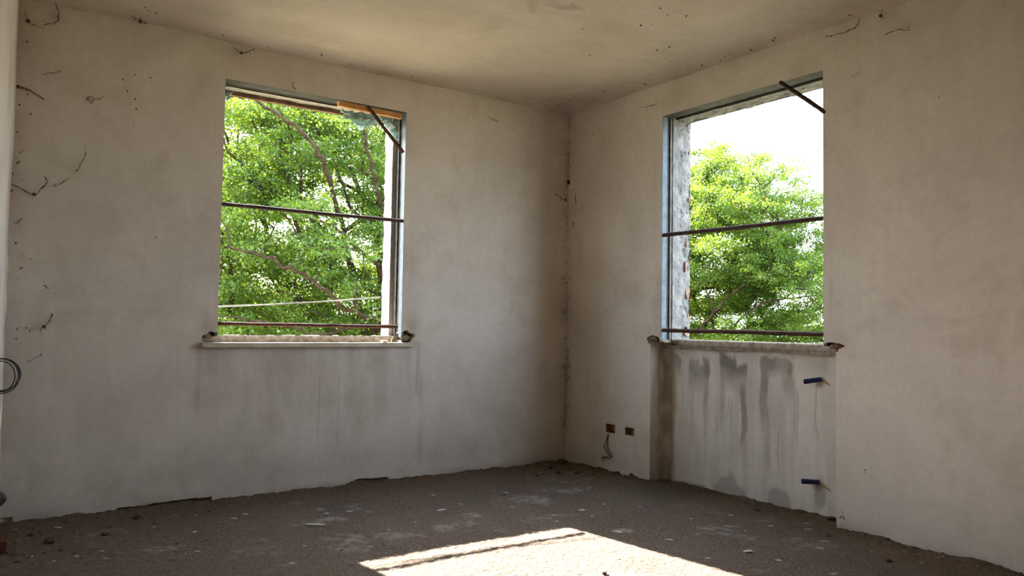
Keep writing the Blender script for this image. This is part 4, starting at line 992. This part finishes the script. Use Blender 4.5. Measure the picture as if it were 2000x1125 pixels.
def tree(name, base, fork, ells, n_twigs, per, spread, size, mat, seed, label, trunk_r, accept=None, limbs=()):
    """trunk + branches grown to points scattered in an ellipsoidal crown, leaves in tufts round those points"""
    g = np.random.default_rng(seed)
    root = empty(name, base)
    tag(root, label, 'tree')
    A = []
    wsum = np.array([e[2] for e in ells], float); wsum /= wsum.sum()
    while len(A) < n_twigs:
        e = ells[int(g.choice(len(ells), p=wsum))]
        c, r = np.array(e[0], float), np.array(e[1], float)
        d = g.normal(0, 1, 3); d /= np.linalg.norm(d)
        rr = g.uniform(0.15, 1) ** 0.55
        p = c + d * r * rr * (1 + 0.16 * fbm(np.array([d[0] * 2.3]), np.array([d[1] * 2.3]), np.array([d[2] * 2.3]), 3, seed)[0])
        if accept is None or accept(p, g):
            A.append(p)
    A = np.array(A)
    fork = np.array(fork, float); base_ = np.array(base, float)
    NP = np.zeros((n_twigs * 4 + 400, 3)); ND_ = np.zeros(n_twigs * 4 + 400); LR = np.zeros(n_twigs * 4 + 400)
    NP[:3] = [base_, base_ * .5 + fork * .5 + g.normal(0, .08, 3), fork]; par = [-1, 0, 1]; cnt = 3
    ND_[1] = np.linalg.norm(NP[1] - NP[0]); ND_[2] = ND_[1] + np.linalg.norm(NP[2] - NP[1])
    for pts, ra, rb in limbs:                       # main limbs: [(x, y, z), ...], start radius, end radius
        Q = catmull(np.array([fork, *pts], float), 7)[1:]
        Q[:-1] += g.normal(0, 0.018, Q[:-1].shape)
        prev = 2
        for s, x in enumerate(Q):
            NP[cnt] = x; ND_[cnt] = ND_[prev] + np.linalg.norm(x - NP[prev]); LR[cnt] = ra + (rb - ra) * s / len(Q); par.append(prev); prev = cnt; cnt += 1
    order = np.argsort(np.linalg.norm(A - fork, axis=1))
    tips = []
    for i in order:
        p = A[i]
        d = np.linalg.norm(NP[1:cnt] - p, axis=1)
        cost = d + 0.28 * ND_[1:cnt]
        j = int(np.argmin(cost)) + 1
        q = NP[j]; L = np.linalg.norm(p - q)
        k = 1 + int(L > 0.5) + int(L > 1.2)
        prev = j
        for s in range(1, k + 1):
            t = s / k
            x = q + (p - q) * t + (g.normal(0, 0.06 * L, 3) + np.array([0, 0, 0.10 * L * math.sin(math.pi * t)]) if s < k else 0)
            NP[cnt] = x; ND_[cnt] = ND_[prev] + np.linalg.norm(x - NP[prev]); par.append(prev); prev = cnt; cnt += 1
        tips.append(prev)
    P = NP[:cnt]
    wgt = np.zeros(cnt); wgt[tips] = 1.0
    for k in range(cnt - 1, 0, -1):
        wgt[par[k]] += wgt[k]
    rad = np.maximum(np.maximum(0.006, trunk_r * (wgt / wgt[0]) ** 0.46), LR[:cnt])
    mb_t, mb_b = MB(), MB()
    tr = [base_, P[1], P[2]]
    mb_t.tube(tr, [trunk_r * 1.35, trunk_r * 1.02, trunk_r * .9], 12, smooth=5)
    mb_t.build('trunk', BARK, root, smooth=True)
    vs, fs, n0 = [], [], 0
    for k in range(3, cnt):
        a, b = P[par[k]], P[k]
        t = b - a; L = np.linalg.norm(t)
        if L < 1e-5: continue
        t = t / L
        u = np.cross(t, (0, 0, 1) if abs(t[2]) < .9 else (1, 0, 0)); u /= np.linalg.norm(u); v = np.cross(t, u)
        S = 6 if rad[k] > .03 else 4
        r0_ = min(rad[par[k]], rad[k] * 1.35); r1_ = rad[k]
        for cc, rr in ((a, r0_), (b + t * r1_ * .3, r1_)):
            for s in range(S):
                an = 2 * math.pi * s / S
                vs.append(cc + rr * (math.cos(an) * u + math.sin(an) * v))
        for s in range(S):
            fs.append((n0 + s, n0 + (s + 1) % S, n0 + S + (s + 1) % S, n0 + S + s))
        n0 += 2 * S
    mb_b.add(np.array(vs), fs)
    br = mb_b.build('branches', BARK, root, smooth=True)
    br['kind'] = 'stuff'
    # leaf tufts
    tipP = A[order]
    cen = np.repeat(tipP, per, axis=0)
    sub = np.repeat(g.normal(0, spread * .75, (n_twigs * 8, 3)).reshape(n_twigs, 8, 3), math.ceil(per / 8), axis=1)[:, :per].reshape(-1, 3)
    C = cen + sub * np.array([1.15, 1.15, .42]) + g.normal(0, spread * .34, (len(cen), 3)) * np.array([1, 1, .55])
    fo = link('foliage', leaves_mesh('foliage', C, size, mat, seed + 1), root)
    fo['kind'] = 'stuff'
    return root

clump = lambda f, fz_, t, sd: (lambda p, g: vnoise(p[0:1] * f, p[1:2] * f, p[2:3] * fz_, sd)[0] > t)
tree('maple_tree', (3.4, 10.4, GROUND), (3.1, 10.2, -0.4), [((2.3, 10.2, 2.7), (4.8, 3.6, 4.3), 1)], 1000, 400, 0.31, 0.052, LEAF_A, 801,
     'large leafy green tree filling the view through the left window', 0.26, clump(1.3, 1.7, -0.55, 33),
     [([(2.45, 7.9, .87), (1.4, 7.4, 1.2), (.68, 7.35, 1.68), (.0, 7.35, 2.0), (-.7, 7.4, 2.15)], 0.054, 0.018), ([(2.3, 8.2, 1.7), (1.5, 7.5, 2.3), (.9, 7.4, 2.65), (.2, 7.5, 2.8)], 0.047, 0.014),
      ([(1.9, 8.8, 2.2), (1.0, 7.6, 3.4), (.5, 7.35, 4.0), (-.3, 7.35, 4.45), (-.8, 7.5, 4.5)], 0.050, 0.018), ([(2.5, 8.6, 2.3), (1.9, 7.5, 3.1), (1.63, 7.35, 3.7), (1.4, 7.35, 4.6)], 0.050, 0.022),
      ([(2.2, 8.4, .9), (1.0, 7.5, .85), (.3, 7.35, .95), (-.6, 7.3, 1.1)], 0.032, 0.011), ([(3.6, 10.6, 2.5), (3.4, 10.5, 5.6)], 0.101, 0.036)])
ac2 = clump(0.8, 2.3, -0.10, 47)
ac1 = clump(1.0, 1.2, -0.35, 48)
tree('round_tree', (12.3, 11.2, GROUND), (12.2, 10.8, -0.9), [((12.9, 9.4, 2.9), (3.1, 3.1, 3.3), 2.2), ((13.9, 8.0, 1.3), (3.2, 3.2, 2.4), 1.3)], 900, 380, 0.28, 0.050, LEAF_B, 851,
     'rounded bright green tree outside the right window under white sky', 0.21, lambda p, g: (ac2(p, g) if p[2] < 2.2 else ac1(p, g)),
     [([(11.6, 9.4, .3), (11.3, 8.3, 1.4), (11.6, 7.4, 2.2), (12.2, 6.6, 2.7)], 0.049, 0.014), ([(11.8, 9.0, .0), (11.6, 7.9, 1.1), (11.9, 7.2, 1.65), (12.6, 6.2, 1.85)], 0.042, 0.013),
      ([(12.3, 9.4, .2), (12.6, 8.3, 1.0), (13.4, 7.2, 1.5), (14.5, 6.3, 1.6)], 0.042, 0.013), ([(12.5, 10.2, 2.0), (12.8, 9.6, 4.6)], 0.077, 0.021)])
def bush(base, radii, n, per, seed, label):
    tree('hedge_bush', base, (base[0], base[1], base[2] + .7), [((base[0], base[1], base[2] + radii[2]), radii, 1)], n, per, 0.42, 0.15, LEAF_C, seed, label, 0.10)
bush((-5.4, 24, GROUND), (3.6, 2.2, 3.0), 150, 90, 901, 'low dense bush behind the large tree at its left side')
bush((4.0, 25, GROUND), (3.9, 2.2, 3.2), 160, 90, 911, 'low dense bush behind the middle of the large tree')
bush((13.6, 25, GROUND), (3.7, 2.2, 2.9), 150, 90, 921, 'low dense bush between the two big trees')
bush((25, 20, GROUND), (4.2, 2.8, 2.35), 150, 90, 931, 'low dense bush far behind the round tree')
bush((28, 11, GROUND), (3.6, 4.0, 2.3), 150, 90, 941, 'low dense bush far right behind the round tree')
